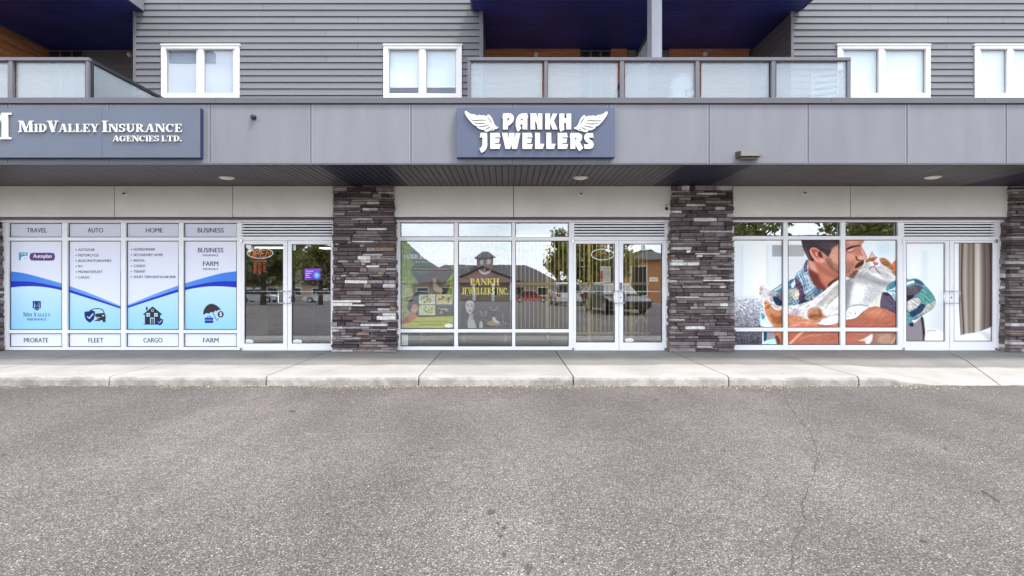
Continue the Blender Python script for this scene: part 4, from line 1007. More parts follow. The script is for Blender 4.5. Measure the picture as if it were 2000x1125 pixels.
cols_ = [(1863, (232, 236, 244)), (1872, (226, 230, 236)), (1874, (120, 106, 100)), (1877, (150, 138, 130)), (1879.5, (72, 60, 54)), (1883, (156, 144, 132)), (1887, (168, 158, 146)), (1892, (120, 108, 94)), (1897, (146, 134, 118)), (1902, (104, 90, 76)), (1905, (186, 178, 166)), (1911, (198, 190, 180)), (1916, (142, 130, 120)), (1922, (96, 84, 78)), (1926, (120, 106, 98)), (1931, (104, 90, 84)), (1935, (60, 48, 46)), (1942, (70, 58, 56))]
xs_ = [c[0] for c in cols_]; sel = (mu.xx > 1872)
warp = mu.xx + 2.0 * np.sin((mu.yy - 464) / 60.) * np.clip((1905 - mu.xx) / 30, -1, 1) - 3 * np.clip((mu.yy - 560) / 100, 0, 1) * np.clip((1900 - mu.xx) / 20, 0, 1)
for c in range(3): mu.a[..., c] = np.where(sel, np.interp(warp, xs_, [q[1][c] for q in cols_]) / 255., mu.a[..., c])
mu.poly([(1855, 664), (1863, 659.5), (1876, 655), (1889, 651.5), (1910, 648.5), (1928, 641.8), (1945, 638), (1945, 682), (1855, 682)], (228, 230, 228), .8); mu.poly([(1890, 654), (1912, 650), (1930, 664), (1942, 668), (1942, 660), (1928, 650), (1916, 648)], (196, 202, 200), 1.5, .8)
# form: soft shade where legs, chin and paws overlap
mu.poly([(1652, 551), (1664, 547), (1668, 556), (1662, 580), (1657, 598), (1651, 604)], (128, 126, 130), 2.2, .75)
mu.poly([(1664, 546), (1676, 536), (1690, 540), (1706, 548), (1726, 553), (1734, 557), (1726, 562), (1700, 556), (1680, 552)], (150, 146, 144), 2.4, .55)
mu.poly([(1690, 566), (1712, 560), (1726, 566), (1712, 580), (1698, 594), (1688, 592)], (176, 176, 174), 3, .6); mu.poly([(1664, 560), (1684, 556), (1690, 566), (1682, 586), (1666, 590)], (236, 236, 234), 3, .7)
mu.line([(1652, 606), (1658, 600.2), (1668, 596.4), (1682, 595.2), (1696, 598)], 1.6, (112, 110, 116), .8, .75); mu.line([(1655, 604), (1664, 600), (1676, 598.5), (1686, 600)], 2.0, (250, 250, 250), 1.2, .8)
mu.poly([(1690, 512), (1698, 516), (1700, 524), (1690, 530), (1682, 528), (1686, 520)], (168, 164, 164), 1.6, .55); mu.poly([(1712, 520), (1722, 522), (1730, 530), (1740, 540), (1728, 544), (1716, 534)], (178, 174, 170), 1.8, .6)
mu.poly([(1698, 534), (1712, 535), (1722, 543), (1708, 546), (1694, 541)], (246, 246, 246), 1.8, .7)
mu.poly([(1641, 556), (1630, 567), (1618, 580), (1606, 594), (1598, 600), (1594, 597), (1606, 584), (1622, 568), (1634, 556)], (160, 152, 142), 1.8, .65)
mu.poly([(1641, 548), (1630, 557), (1612, 571), (1596, 586), (1586, 598), (1582, 596), (1594, 582), (1612, 568)], (240, 234, 224), 1.0, .8)
mu.line([(1641, 574), (1628, 584), (1616, 596), (1612, 603)], 1.6, (128, 118, 108), 1.0, .75)
mu.poly([(1641, 612), (1626, 613), (1614, 607), (1620, 600), (1641, 594)], (206, 202, 198), 2, .7); mu.line([(1610, 620), (1620, 617), (1641, 614)], 1.4, (140, 122, 112), .9, .6)
mu.poly([(1541, 598), (1560, 595.5), (1578, 590), (1590, 585), (1580, 596), (1571, 606), (1562, 602), (1550, 602)], (246, 246, 248), 1.0, .8); mu.line([(1541, 613), (1552, 616), (1562, 618), (1568, 620)], 1.5, (176, 120, 96), .8, .8); mu.line([(1569, 621), (1570, 611), (1576, 600), (1584, 591)], 1.0, (150, 132, 122), .7, .7)
mu.poly([(1504, 566), (1506, 577), (1510, 588), (1516, 596), (1510, 600), (1504, 590), (1499, 576)], (166, 160, 158), 1.3, .65); mu.line([(1490, 586), (1492, 600), (1496, 614), (1503, 628), (1510, 637)], 1.0, (240, 214, 196), .6, .8)
mu.poly([(1676, 533), (1690, 531), (1704, 537), (1720, 546), (1740, 550), (1746, 546), (1738, 556), (1722, 557), (1704, 551), (1688, 544), (1672, 542)], (132, 128, 128), 1.8, .62)
mu.poly([(1690, 508), (1697, 504.5), (1707, 501.5), (1714, 502.5), (1711, 506.5), (1706, 510.5), (1698, 511), (1692, 513)], (184, 104, 62), .7, .85); mu.poly([(1718, 506), (1726, 504), (1734, 508), (1741, 515.5), (1747, 525), (1750, 536), (1743, 531), (1736, 523), (1729, 520.5), (1721, 514)], (178, 108, 64), .8, .8)
mu.poly([(1697, 504.5), (1703.4, 491), (1708.5, 501.5)], (216, 186, 174), .3, smooth=False); mu.line([(1696.8, 504.5), (1703.4, 491), (1708.8, 501.8)], .9, (120, 100, 96), .3, smooth=False)
for ex, ey, rx in ((1702.6, 507, 4.4), (1730, 515.2, 5.2)):
    mu.ell(ex, ey, rx, 2.6, (50, 32, 26), .35); mu.ell(ex, ey, rx - 1.2, 1.9, (206, 150, 66), .25); mu.ell(ex + .2, ey, 1.1, 1.8, (18, 12, 12), .2); mu.ell(ex - .8, ey - .8, .6, .5, (255, 255, 255), .15)
mu.poly([(1705, 511.8), (1710, 511), (1716, 514), (1713, 517.5), (1707.5, 516.5)], (206, 132, 124), .4); mu.line([(1706, 513), (1709, 516.6), (1714, 516.5)], .9, (96, 52, 50), .25)
mu.line([(1709, 517), (1707.5, 521)], 1.0, (110, 84, 82), .3); mu.line([(1696.5, 527), (1700.5, 523), (1706, 520.6), (1710, 522.5), (1713, 529), (1720, 535)], 1.5, (104, 80, 78), .4)
for L in ([(1698, 524), (1688, 526), (1680, 531)], [(1698, 526), (1690, 531), (1684, 537)], [(1715, 524), (1730, 527), (1746, 528)], [(1716, 526), (1730, 532), (1745, 536)]): mu.line(L, .55, (255, 255, 255), .15, .95)
mu.line([(1652.8, 550.5), (1661, 545.3), (1669, 542.8), (1676, 531.5), (1684, 523)], 1.2, (90, 70, 64), .6, .5)
# form of the face
mu.poly([(1596, 516), (1608, 520), (1620, 528), (1634, 536), (1645, 540), (1636, 546), (1618, 540), (1602, 530)], (150, 84, 64), 2.6, .6)
mu.poly([(1652, 470), (1664, 468), (1676, 470), (1674, 476), (1660, 478)], (226, 170, 148), 2.2, .6); mu.poly([(1653, 496), (1664, 497), (1668, 506), (1660, 512), (1653, 510)], (226, 162, 140), 2.2, .6)
mu.poly([(1624, 486), (1636, 480), (1646, 484), (1644, 496), (1630, 498)], (216, 158, 136), 2.6, .7); mu.poly([(1614, 504), (1620, 502), (1626, 512), (1634, 522), (1642, 528), (1640, 534), (1626, 527), (1616, 516)], (124, 84, 72), 2.0, .5)
mu.line([(1668, 492), (1672, 498), (1671, 503)], 1.0, (140, 78, 64), .8, .6); mu.line([(1653, 482), (1660, 478), (1668, 477)], 1.0, (170, 108, 88), .9, .4)
def grain(pts, amp, ang, seed, lx=5.0, ly=.8):
    sl, m = mu.mask(pts, 1.0); h_, w_ = m.shape; R_ = np.random.RandomState(seed); D = int(math.hypot(h_, w_)) + 8; g = R_.randn(D, D)
    for ax, sg in ((1, lx), (0, ly)):
        r = int(3 * sg) + 1; k = np.exp(-np.arange(-r, r + 1) ** 2 / (2 * sg * sg)); k /= k.sum(); g = np.apply_along_axis(lambda v: np.convolve(v, k, 'same'), ax, g)
    g /= g.std(); yy, xx = np.mgrid[0:h_, 0:w_]; c, s_ = math.cos(R(ang)), math.sin(R(ang)); cx, cy = w_ / 2, h_ / 2
    u = np.clip((c * (xx - cx) + s_ * (yy - cy) + D / 2).astype(int), 0, D - 1); v = np.clip((-s_ * (xx - cx) + c * (yy - cy) + D / 2).astype(int), 0, D - 1)
    mu.a[sl] *= 1 + (amp * np.clip(g[v, u], -2.2, 2.2) * m)[..., None]
grain(cat, .028, 28, 11); grain(cat, .022, 60, 12, 8, 1.6); grain(body, .035, -38, 13); grain(body, .025, 15, 14, 9, 2)
grain(shirt, .10, 62, 15, 7, 1.0); grain(shirt, .10, -30, 16, 9, 2.2); grain(face, .03, 40, 17, 1.2, 1.0); grain(arm, .035, -25, 18, 9, 1.6)
slv = [(1764, 549), (1787, 543.8), (1807, 557), (1825, 580), (1827.5, 590), (1818, 606), (1790, 624), (1764, 625)]; grain(slv, .10, 35, 19, 9, 1.4); grain([(1722, 575), (1732, 560), (1758, 545), (1758, 618), (1720, 600)], .10, 50, 20, 9, 1.4)
grain([(1431, 583), (1490, 583), (1490, 680), (1431, 680)], .14, 35, 21, 3.5, 1.2)
g_ = mu.a.mean(2, keepdims=True); mu.a = g_ + (mu.a - g_) * .90
mu.a = np.clip((mu.a - .5) * 1.12 + .525, 0, 1)
mu.a += .012 * gauss(np.random.RandomState(1).randn(mu.h, mu.w), .8)[..., None]
mu.material('cat_mural_print', .3)
for (a, b) in [(1433, 1530.5), (1539, 1642), (1651.5, 1754)]:
    for (t, u) in rows3[1:]: mu.sheet('printed_film', a + 1, b - 1, t + 1, u - 1, FD, w3)
for (a, b) in [(1770, 1846.5), (1863, 1939)]: mu.sheet('printed_film', a + 1, b - 1, 475, 666, GL - .024, d3)

# ---- jewellery posters ----------------------------------------------------
PD = GL + .012
p1 = Canvas(783, 471, 886, 642, 4, (92, 90, 84))
p1.rect(783, 471, 886, 642, (120, 132, 146), col2=(60, 50, 40)); p1.rect(783, 471, 886, 500, (122, 140, 158), 4)
p1.poly([(783, 471), (798, 471), (806, 488), (796, 500), (808, 515), (800, 528), (818, 556), (800, 556), (808, 575), (800, 590), (810, 642), (783, 642)], (160, 176, 96), .6, smooth=False, tex=.35)
p1.poly([(886, 471), (876, 471), (880, 500), (868, 510), (886, 530)], (160, 180, 120), .6, smooth=False, tex=.2); p1.poly([(886, 530), (868, 556), (880, 556), (872, 575), (886, 590)], (176, 190, 90), .6, smooth=False, tex=.3)
p1.line([(800, 474), (808, 488), (797, 500), (810, 516), (801, 528), (819, 556), (801, 556), (809, 574)], .9, (190, 200, 130), smooth=False)
p1.poly([(836, 560), (848, 545), (860, 552), (868, 572), (850, 575)], (30, 22, 22), 1); p1.poly([(846, 543), (852, 544), (854, 556), (866, 566), (862, 572), (848, 568), (845, 556)], (176, 160, 150), 1)
for i, (a, b) in enumerate(((818, 575), (852, 575), (818, 596), (852, 596))):
    p1.rect(a, b, a + 32, b + 19.5, ((240, 238, 205), (226, 218, 160), (226, 238, 190), (50, 54, 48))[i], tex=.25); p1.line([(a, b), (a + 32, b)], .7, (235, 235, 210), smooth=False)
    for k in range(9):
        cx_, cy_ = a + rs.uniform(5, 27), b + rs.uniform(4, 16); p1.ell(cx_, cy_, rs.uniform(1.5, 4), rs.uniform(1.2, 2.6), ((168, 148, 44), (140, 120, 40), (176, 190, 70), (200, 196, 170))[i], .3, .8); p1.ell(cx_, cy_, 1.2, .8, (90, 84, 40), .3, .7)
p1.ell(806, 598, 11, 12, (52, 46, 32), .8); p1.poly([(803, 594), (812, 592), (816, 598), (815.5, 606), (811, 612), (805, 610), (801, 603)], (224, 160, 124), .5); p1.poly([(785, 624), (796, 617), (803, 609), (811, 613), (818, 619), (832, 625), (836, 638), (785, 640)], (206, 132, 92), .6); p1.poly([(783, 640), (786, 626), (796, 618), (800, 630), (806, 640)], (180, 96, 60), .8)
p1.poly([(798, 600), (801, 590), (811, 587), (818, 592), (819, 600), (814, 595), (806, 595), (802, 604)], (48, 42, 28), .5); p1.line([(806, 606.5), (810, 608), (813.5, 606)], 1.3, (246, 240, 236)); p1.line([(806, 607.4), (810, 609.2), (813.5, 607)], .8, (180, 50, 46)); p1.line([(804, 600.4), (807.5, 600)], .9, (44, 26, 22)); p1.line([(811, 600), (814, 599.6)], .9, (44, 26, 22)); p1.line([(803.5, 598), (808, 597.4)], .6, (70, 44, 32)); p1.line([(810.5, 597.4), (814.5, 597.2)], .6, (70, 44, 32)); p1.poly([(809, 601), (810.6, 604.5), (808.4, 604.6)], (196, 128, 98), .3)
p1.poly([(783, 634), (800, 630), (814, 620), (886, 617), (886, 642), (783, 642)], (214, 212, 70), .5, smooth=False); p1.rect(806, 520, 881, 530, (70, 30, 30)); p1.line([(806, 520), (881, 520), (881, 530), (806, 530), (806, 520)], .6, (210, 200, 190), smooth=False)
def emblem(c, cx_, cy_, k_):
    for s_ in (-1, 1):
        c.poly([(cx_, cy_ + 3 * k_), (cx_ + s_ * 4 * k_, cy_ + 1 * k_), (cx_ + s_ * 13 * k_, cy_ - 4 * k_), (cx_ + s_ * 10 * k_, cy_ + 2 * k_), (cx_ + s_ * 6 * k_, cy_ + 5 * k_), (cx_, cy_ + 6 * k_)], (226, 228, 230), .3)
        c.line([(cx_ + s_ * 2 * k_, cy_ + 3.5 * k_), (cx_ + s_ * 10 * k_, cy_ - .5 * k_)], .5, (120, 130, 140))
    c.line([(cx_ - 1 * k_, cy_ + 3 * k_), (cx_ - 1 * k_, cy_ - 7 * k_), (cx_ + 2 * k_, cy_ - 6.5 * k_), (cx_ + 1.5 * k_, cy_ - 3 * k_), (cx_ - 1 * k_, cy_ - 2 * k_)], .9, (220, 205, 150), smooth=False)
emblem(p1, 838, 484, 1.1)
p1.material('jewellery_poster_print', .5)
P1 = p1.sheet('poster', 783.5, 886, 471.5, 641, PD, None); props(P1, 'green sided jewellery poster with four photo tiles in the left bay', 'poster')
p2 = Canvas(896, 471, 999, 642, 4, (40, 40, 46))
p2.rect(896, 471, 999, 642, (96, 110, 128), col2=(26, 26, 28)); p2.rect(896, 520, 999, 600, (60, 52, 52), 14, .8)
for (cx_, cy_, r1) in ((922, 496, 18), (962, 488, 20), (985, 510, 14), (912, 520, 12)):
    for k in range(7):
        an = k * .9; p2.line([(cx_, cy_), (cx_ + r1 * .7 * math.cos(an) - 3, cy_ + r1 * .7 * math.sin(an)), (cx_ + r1 * math.cos(an + .2), cy_ + r1 * math.sin(an + .2)), (cx_ + r1 * .6 * math.cos(an + .5), cy_ + r1 * .6 * math.sin(an + .5)), (cx_, cy_)], .6, (190, 205, 220), .3, .7)
p2.line([(898, 474), (997, 474), (997, 640), (898, 640), (898, 474)], 1.3, (190, 200, 205), smooth=False)
emblem(p2, 947, 530, .95)
p2.ell(917, 596, 12, 14, (16, 16, 18), .6); p2.ell(911, 588, 7, 6, (16, 16, 18), .5)
p2.poly([(909, 594), (912, 588), (919, 586.5), (925, 590), (926.5, 598), (924.5, 606), (920, 612), (916, 613), (911.5, 608), (909, 601)], (212, 212, 210), .4)
p2.poly([(908, 606), (912, 612), (919, 616), (926, 612), (930, 622), (934, 642), (905, 642), (908, 624)], (58, 58, 62), .7)
p2.poly([(915, 642), (913, 630), (915, 620), (918, 611), (920.5, 611), (921, 617), (923.5, 612.5), (925, 613.5), (924, 621), (927, 628), (930, 642)], (204, 203, 201), .4)
for L in ([(917.5, 613), (916.5, 622)], [(920.7, 617), (920, 625)], [(923.5, 615), (922.4, 626)], [(914.6, 620), (916, 630)]): p2.line(L, .7, (96, 94, 94), .25)
for ex in (913.2, 921.5): p2.ell(ex, 598, 2.1, .9, (240, 240, 240), .2); p2.ell(ex, 598, 1.0, .9, (20, 18, 20), .2); p2.line([(ex - 2.4, 597.4), (ex, 596.6), (ex + 2.4, 597.3)], .7, (20, 18, 20), .2)
p2.line([(910.5, 594.6), (913.5, 593.6), (916, 594.4)], .9, (36, 34, 36), .25); p2.line([(919, 594.4), (922, 593.4), (924.8, 594.6)], .9, (36, 34, 36), .25); p2.poly([(914.8, 606.8), (917.5, 606), (920.3, 606.8), (917.6, 608.6)], (74, 50, 56), .3); p2.line([(917.8, 596.5), (917.2, 602), (918.8, 602.8)], .6, (140, 138, 138), .25); p2.poly([(922.5, 598), (926, 596), (925, 604), (921, 610)], (150, 150, 150), 1, .7)
for L in ([(937, 607), (940, 615), (945, 618), (950, 613), (951, 607)], [(939, 607), (942, 612), (946, 613), (949, 607)], [(956, 598), (960, 604), (966, 606), (972, 601), (972, 597)]): p2.line(L, 1.0, (214, 214, 210))
for i in range(30): p2.ell(rs.uniform(948, 988), rs.uniform(626, 637), rs.uniform(.6, 2), rs.uniform(.5, 1.3), rs.choice([170, 215, 130]) * np.array((1, .97, .82)), .2)
p2.poly([(950, 632), (956, 627), (968, 627), (974, 633), (962, 636)], (176, 160, 90)); p2.poly([(961, 622), (966, 619), (970, 626), (978, 630), (968, 631)], (216, 216, 212)); p2.line([(982, 610), (982, 624)], .8, (200, 200, 200)); p2.line([(938, 633), (999, 633)], .7, (120, 120, 118))
p2.poly([(937, 628), (942, 628), (943, 640), (936, 640)], (196, 200, 196))
p2.material('jewellery_poster_print', .5)
P2 = p2.sheet('poster', 896.5, 999, 471.5, 641, PD, None); props(P2, 'dark jewellery poster with a pale woman and yellow lettering in the middle bay', 'poster')
M['yellow_ink'] = mat('yellow_ink', (.85, .74, .14), .6, .05)
M['dark_ink'] = mat('dark_outline_ink', (.03, .03, .02), .6, .02)
PT = PD - .003
for (s, a, b, t, u) in (('PANKH', 918, 974.5, 544, 557), ('JEWELLERS INC.', 901.5, 992.5, 562, 575)):
    L = [(c, 1) for c in s]
    roman(L, a + .8, b + .8, (t + .9, u + .9), PT + .0008 + .0022, 0, M['dark_ink'], P2, 'lettering', True)
    for o_ in (0, .5): roman(L, a + o_, b + o_, (t, u), PT - o_ * .006, 0, M['yellow_ink'], P2, 'lettering', True)
for o_ in (0, .45): roman([(c, 1) for c in 'PANKH JEWELLERS INC'], 788.5 + o_, 877.5 + o_, (496.5 + o_, 505.5), PT - o_ * .004, 0, M['ink_white'], P1, 'lettering', True)
text('WE BUY AND SELL GOLD & SILVER JEWELLERY', 808, 879, 523, 527.5, PT, M['ink_white'], P1)
text('BUY SELL REPAIR CUSTOM', 812, 872, 510, 513, PT, M['ink_white'], P1)
text('101 Hollywood Rd S Kelowna BC Canada V1X3R6', 804, 874, 626, 630, PT, M['ink'], P1); text('Ph 778 363 3943, 236 40 71438', 818, 864, 632.5, 636, PT, M['ink'], P1)

def decal(px, py, rx, ry, d, label):
    m = MB(); m.lathe((X(px, d), d, Z(py, d)), [(rx * d / F, 0), (rx * d / F, .001)], 'y', 24)
    vs = [(x_, y_, Z(py, d) + (z_ - Z(py, d)) * ry / rx) for x_, y_, z_ in m.v]
    o = mesh('oval_sticker', vs, m.f, M['paper'], None, label=label, cat='sticker', group='oval stickers on the shop glass')
    text('secured', px - rx * .6, px + rx * .6, py - 1, py + 1, d - .0015, M['reddull'], o)
SD = GL - .023
decal(486, 667, 9, 4, SD, 'white oval sticker low on the left leaf of the insurance door')
decal(580.5, 667, 9, 4, SD, 'white oval sticker low on the right leaf of the insurance door')
decal(1229, 664.5, 8.5, 4, SD, 'white oval sticker low on the right leaf of the jewellery door')
decal(876.5, 636, 8, 3.5, GL - .004, 'white oval sticker at the lower right corner of the green sided poster')
for n_, a, par in (('2', 573, d1), ('3', 1256, d2)):
    pbox('number_plate', a - 4, a + 4.5, 478, 488.5, SD, SD + .001, M['paper'], par); text(n_, a - 2.2, a + 2.8, 479.3, 487, SD - .0015, M['ink'], par, bold=.03)

# ------------------------------------------------------------------ things on and behind the shop glass
def oval_tube(cx_, cy_, rx, ry, d, a0=0, a1=360):
    return [(X(cx_ + rx * math.cos(R(a)), d), d, Z(cy_ - ry * math.sin(R(a)), d)) for a in np.linspace(a0, a1, 34)]
def stroke_letters(word, x0, x1, t, u, d, mt, par, r=.007, slant=.25):
    G_ = {'O': [[(0, .5), (.1, .1), (.5, 0), (.9, .1), (1, .5), (.9, .9), (.5, 1), (.1, .9), (0, .5)]], 'P': [[(0, 0), (0, 1), (.7, 1), (1, .78), (.7, .5), (0, .5)]], 'E': [[(1, 1), (0, 1), (0, 0), (1, 0)], [(0, .5), (.8, .5)]], 'N': [[(0, 0), (0, 1), (1, 0), (1, 1)]]}
    n_ = len(word); cw = (x1 - x0) / n_
    for i, ch in enumerate(word):
        m = MB()
        for L in G_[ch]: m.tube([(X(x0 + cw * (i + .08 + .72 * a) + slant * (b - .5) * (u - t), d), d, Z(u - b * (u - t), d)) for a, b in L], r, 6)
        m.build('neon_letter', mt, par)
ND = 11.14
o1 = empty('open_sign', (X(508, ND), ND, Z(503, ND)), label='lit red neon open sign with a pale oval ring behind the insurance door', cat='neon sign')
m = MB(); m.tube(oval_tube(508, 494.5, 25, 10, ND), .008, 6); m.build('oval_tube', M['bluetube'], o1); stroke_letters('OPEN', 487, 530, 488.5, 502, ND, M['red'], o1)
o2 = empty('open_sign', (X(1178, ND), ND, Z(505, ND)), label='unlit neon open sign with a pale blue oval ring behind the jewellery door', cat='neon sign')
m = MB(); m.tube(oval_tube(1177, 497, 22, 10.5, ND), .009, 6); m.build('oval_tube', M['bluetube'], o2); stroke_letters('OPEN', 1161, 1197, 491, 502.5, ND, M['reddull'], o2)
lb = empty('led_hours_board', (X(508, ND), ND, Z(536, ND)), label='black board with red lit opening hours under the neon open sign', cat='hours board')
pbox('board', 492.5, 524, 507.5, 536.5, ND, ND + .03, M['gasket'], lb)
text('BUSINESS HOURS', 496, 520.5, 509.2, 510.8, ND - .003, M['led'], lb)
for i, s in enumerate(('MON 8:30 5:30', 'TUE 8:30 5:30', 'WED 8:30 5:30', 'THU 8:30 5:30', 'FRI 8:30 5:30', 'SAT 9:00 4:00', 'SUN CLOSED')):
    [text(q, xa_, xa_ + wd_, 513.4 + 3.2 * i, 515.4 + 3.2 * i, ND - .003, M['led'], lb) for q, xa_, wd_ in zip(s.split(' ') + [''], (495.5, 504.5, 514), (5, 4.5, 4.5)) if q]
sc = Canvas(590, 522, 630, 550, 6, (112, 60, 190)); sc.rect(590, 522, 630, 550, (120, 66, 200), col2=(90, 48, 176)); sc.ell(618.5, 538, 6, 6, (70, 150, 230), .5); sc.ell(618.5, 538, 3.5, 3.5, (110, 190, 245), .5)
for y_, x_ in ((529, 612), (533, 608), (537, 604), (541, 606)): sc.rect(597, y_, x_, y_ + 1.3, (210, 190, 240))
sc.material('lit_screen', .4, emit=.6)
TVD = 12.2
tv = sc.sheet('display_screen', 595, 625, 524.5, 546.5, TVD, None, thick=.03); props(tv, 'small lit purple display screen behind the right leaf of the insurance door', 'screen')
pbox('screen_bezel', 594, 626, 523.6, 547.4, TVD + .031, TVD + .06, M['gasket'], tv)
tvs = MB(); tvs.box(X(609, TVD), X(611, TVD), TVD + .065, TVD + .1, .135, Z(524, TVD)); tvs.box(X(600, TVD), X(620, TVD), TVD - .05, TVD + .25, .135, .16); tvs.build('screen_stand', M['gasket'], tv)
# white opening lists lettered on door glass
nl = pbox('notice_sheet', 574.5, 590, 527, 564, ND, ND + .001, M['uglass'], None); props(nl, 'clear notice with white lettered lines on the right leaf of the insurance door', 'notice')
for i in range(11): text(('HOURS', 'MON 8:30-5:30', 'TUE 8:30-5:30', 'WED 8:30-5:30', 'THU 8:30-5:30', 'FRI 8:30-5:30', 'SAT 9-4', 'SUN CLOSED', 'HOLIDAYS', 'CLOSED', 'CALL US')[i], 576, 589, 528.5 + 3.2 * i, 530.6 + 3.2 * i, ND - .002, M['ink_white'], nl)
hs = pbox('hours_sheet', 1172.5, 1193, 520, 551.5, ND - .03, ND - .029, M['paper'], None); props(hs, 'white and red printed hours sheet on the left leaf of the jewellery door', 'notice')
M['redprint'] = mat('red_print', (.60, .05, .05), .6, .05)
for i in range(8): text(('HOURS', 'MON 10-6', 'TUE 10-6', 'WED 10-6', 'THU 10-6', 'FRI 10-6', 'SAT 10-6', 'SUN 12-5')[i], 1175, 1190.5, 522.5 + 3.4 * i, 524.8 + 3.4 * i, ND - .032, M['redprint'], hs, bold=.012)
pbox('red_band', 1173.2, 1177, 529, 550.8, ND - .0315, ND - .0305, M['redprint'], hs)
ls = pbox('small_notice', 1268, 1285.5, 541.5, 550, ND - .03, ND - .029, M['paper'], None); props(ls, 'small white notice on the right leaf of the jewellery door', 'notice'); text('PLEASE RING BELL', 1270, 1284, 544.5, 546.5, ND - .032, M['ink'], ls)
ls2 = pbox('small_notice', 783, 797, 654, 674.5, ND - .03, ND - .028, M['paper'], None); props(ls2, 'pale grey card standing in the bottom left corner of the jewellery window', 'notice')
kb = pbox('door_keypad', 1211, 1214.8, 552, 566, DG - .012, DG + .01, M['gasket'], None); props(kb, 'narrow black keypad above the handles of the jewellery door', 'keypad')
for i in range(4): box('key', X(1212, 10.98), X(1213.8, 10.98), 10.983, 10.9875, Z(555.5 + 3 * i, 10.98), Z(554 + 3 * i, 10.98), M['alu2'], kb)

# barred gate inside the jeweller's
GD = 12.0
gate = empty('security_gate', (X(1040, GD), GD, .135), label='gold painted barred folding gate standing inside the jewellery shop', cat='security gate')
for py, h in ((551.5, 5.5), (649, 4), (464.6, 4)):
    pbox('gate_rail', 818, 1268, py, py + h, GD, GD + .03, M['gold'], gate)
xg = 820
while xg < 1268:
    post = (int(xg - 820) % 82) < 8
    pbox('gate_post' if post else 'gate_bar', xg, xg + (5.5 if post else 1.9), 465 if post else 466, 668 if post else 655, GD + .031, GD + .05 + .02 * post, M['gold'], gate)
    xg += 8.2
# interior counter and shelves so that the shops have depth
M['darkwood'] = mat('dark_cabinet', (.08, .05, .035), .4, .2)
ct = empty('display_counter', (0.2, 15.5, .135), label='long dark jewellery counter at the back of the middle shop', cat='counter')
box('counter_body', -1.6, 2.2, 15.2, 15.8, .135, .95, M['darkwood'], ct); box('counter_top', -1.65, 2.25, 15.15, 15.85, .952, 1.0, M['alu'], ct); box('glass_case', -1.55, 2.15, 15.25, 15.75, 1.001, 1.25, M['uglass'], ct)
ct2 = empty('reception_desk', (-4.4, 15, .135), label='reception desk inside the insurance shop behind the insurance door', cat='desk')
box('desk_body', -6.2, -3.6, 14.6, 15.3, .135, 1.1, M['darkwood'], ct2); box('desk_top', -6.25, -3.55, 14.5, 15.35, 1.102, 1.14, M['alu'], ct2)
for i, (a, y, wd, ln) in enumerate(((-8.6, 19.2, .6, 1.2), (-6.6, 20.2, .6, 1.4), (-10.5, 18.4, .6, 1.2), (-7.6, 22.8, .6, 1.4), (-10.2, 22.4, .6, 1.4))):
    o = box('ceiling_light', a, a + ln, y, y + wd, 2.80, 2.84, M['panel_light'], None, label=('lit ceiling panel nearest the glass above the left leaf of the insurance door', 'lit ceiling panel in the middle of the insurance shop', 'lit ceiling panel behind the business films', 'lit ceiling panel at the back right of the insurance shop', 'lit ceiling panel at the back left of the insurance shop')[i], cat='ceiling light', group='lit ceiling panels in the insurance shop')
for i, (a_, y_) in enumerate(((-1.2, 11.4), (1.2, 11.4), (.2, 17.0), (2.2, 19.5))):  # front pair added out of view behind the header to light the gate
    box('ceiling_light', a_, a_ + 1.1, y_, y_ + .3, 2.80, 2.84, M['shop_light'], None, label=('added unseen light panel over the gate at left in the jewellery shop', 'added unseen light panel over the gate at right in the jewellery shop', 'lit ceiling panel in the middle of the jewellery shop', 'lit ceiling panel at the back right of the jewellery shop')[i], cat='ceiling light', group='lit ceiling panels in the jewellery shop')
# sandwich board inside the door
sb = empty('sandwich_board', (X(1250, 12.4), 12.4, .135), label='black framed sandwich board with a white arrow inside the jewellery door', cat='sandwich board')
def board(xc, y0, y1, zt_, name):
    vs = []
    for s_ in (-.24, .24):
        vs += [(xc + s_, y0, .135), (xc + s_ * .95, y1, zt_), (xc + s_, y0 + .025, .135), (xc + s_ * .95, y1 + .025, zt_)]
    mesh(name, vs, [(0, 4, 5, 1), (2, 3, 7, 6), (0, 1, 3, 2), (4, 6, 7, 5), (1, 5, 7, 3), (0, 2, 6, 4)], M['gasket'], sb)
xc = X(1250, 12.4); board(xc, 12.15, 12.42, .98, 'front_panel'); board(xc, 12.72, 12.46, .98, 'rear_panel')
m = MB(); m.prism([(xc - .13, .62), (xc, .78), (xc + .13, .62), (xc + .13, .56), (xc, .71), (xc - .13, .56)], 12.27, 12.30); m.build('arrow', M['paper'], sb)

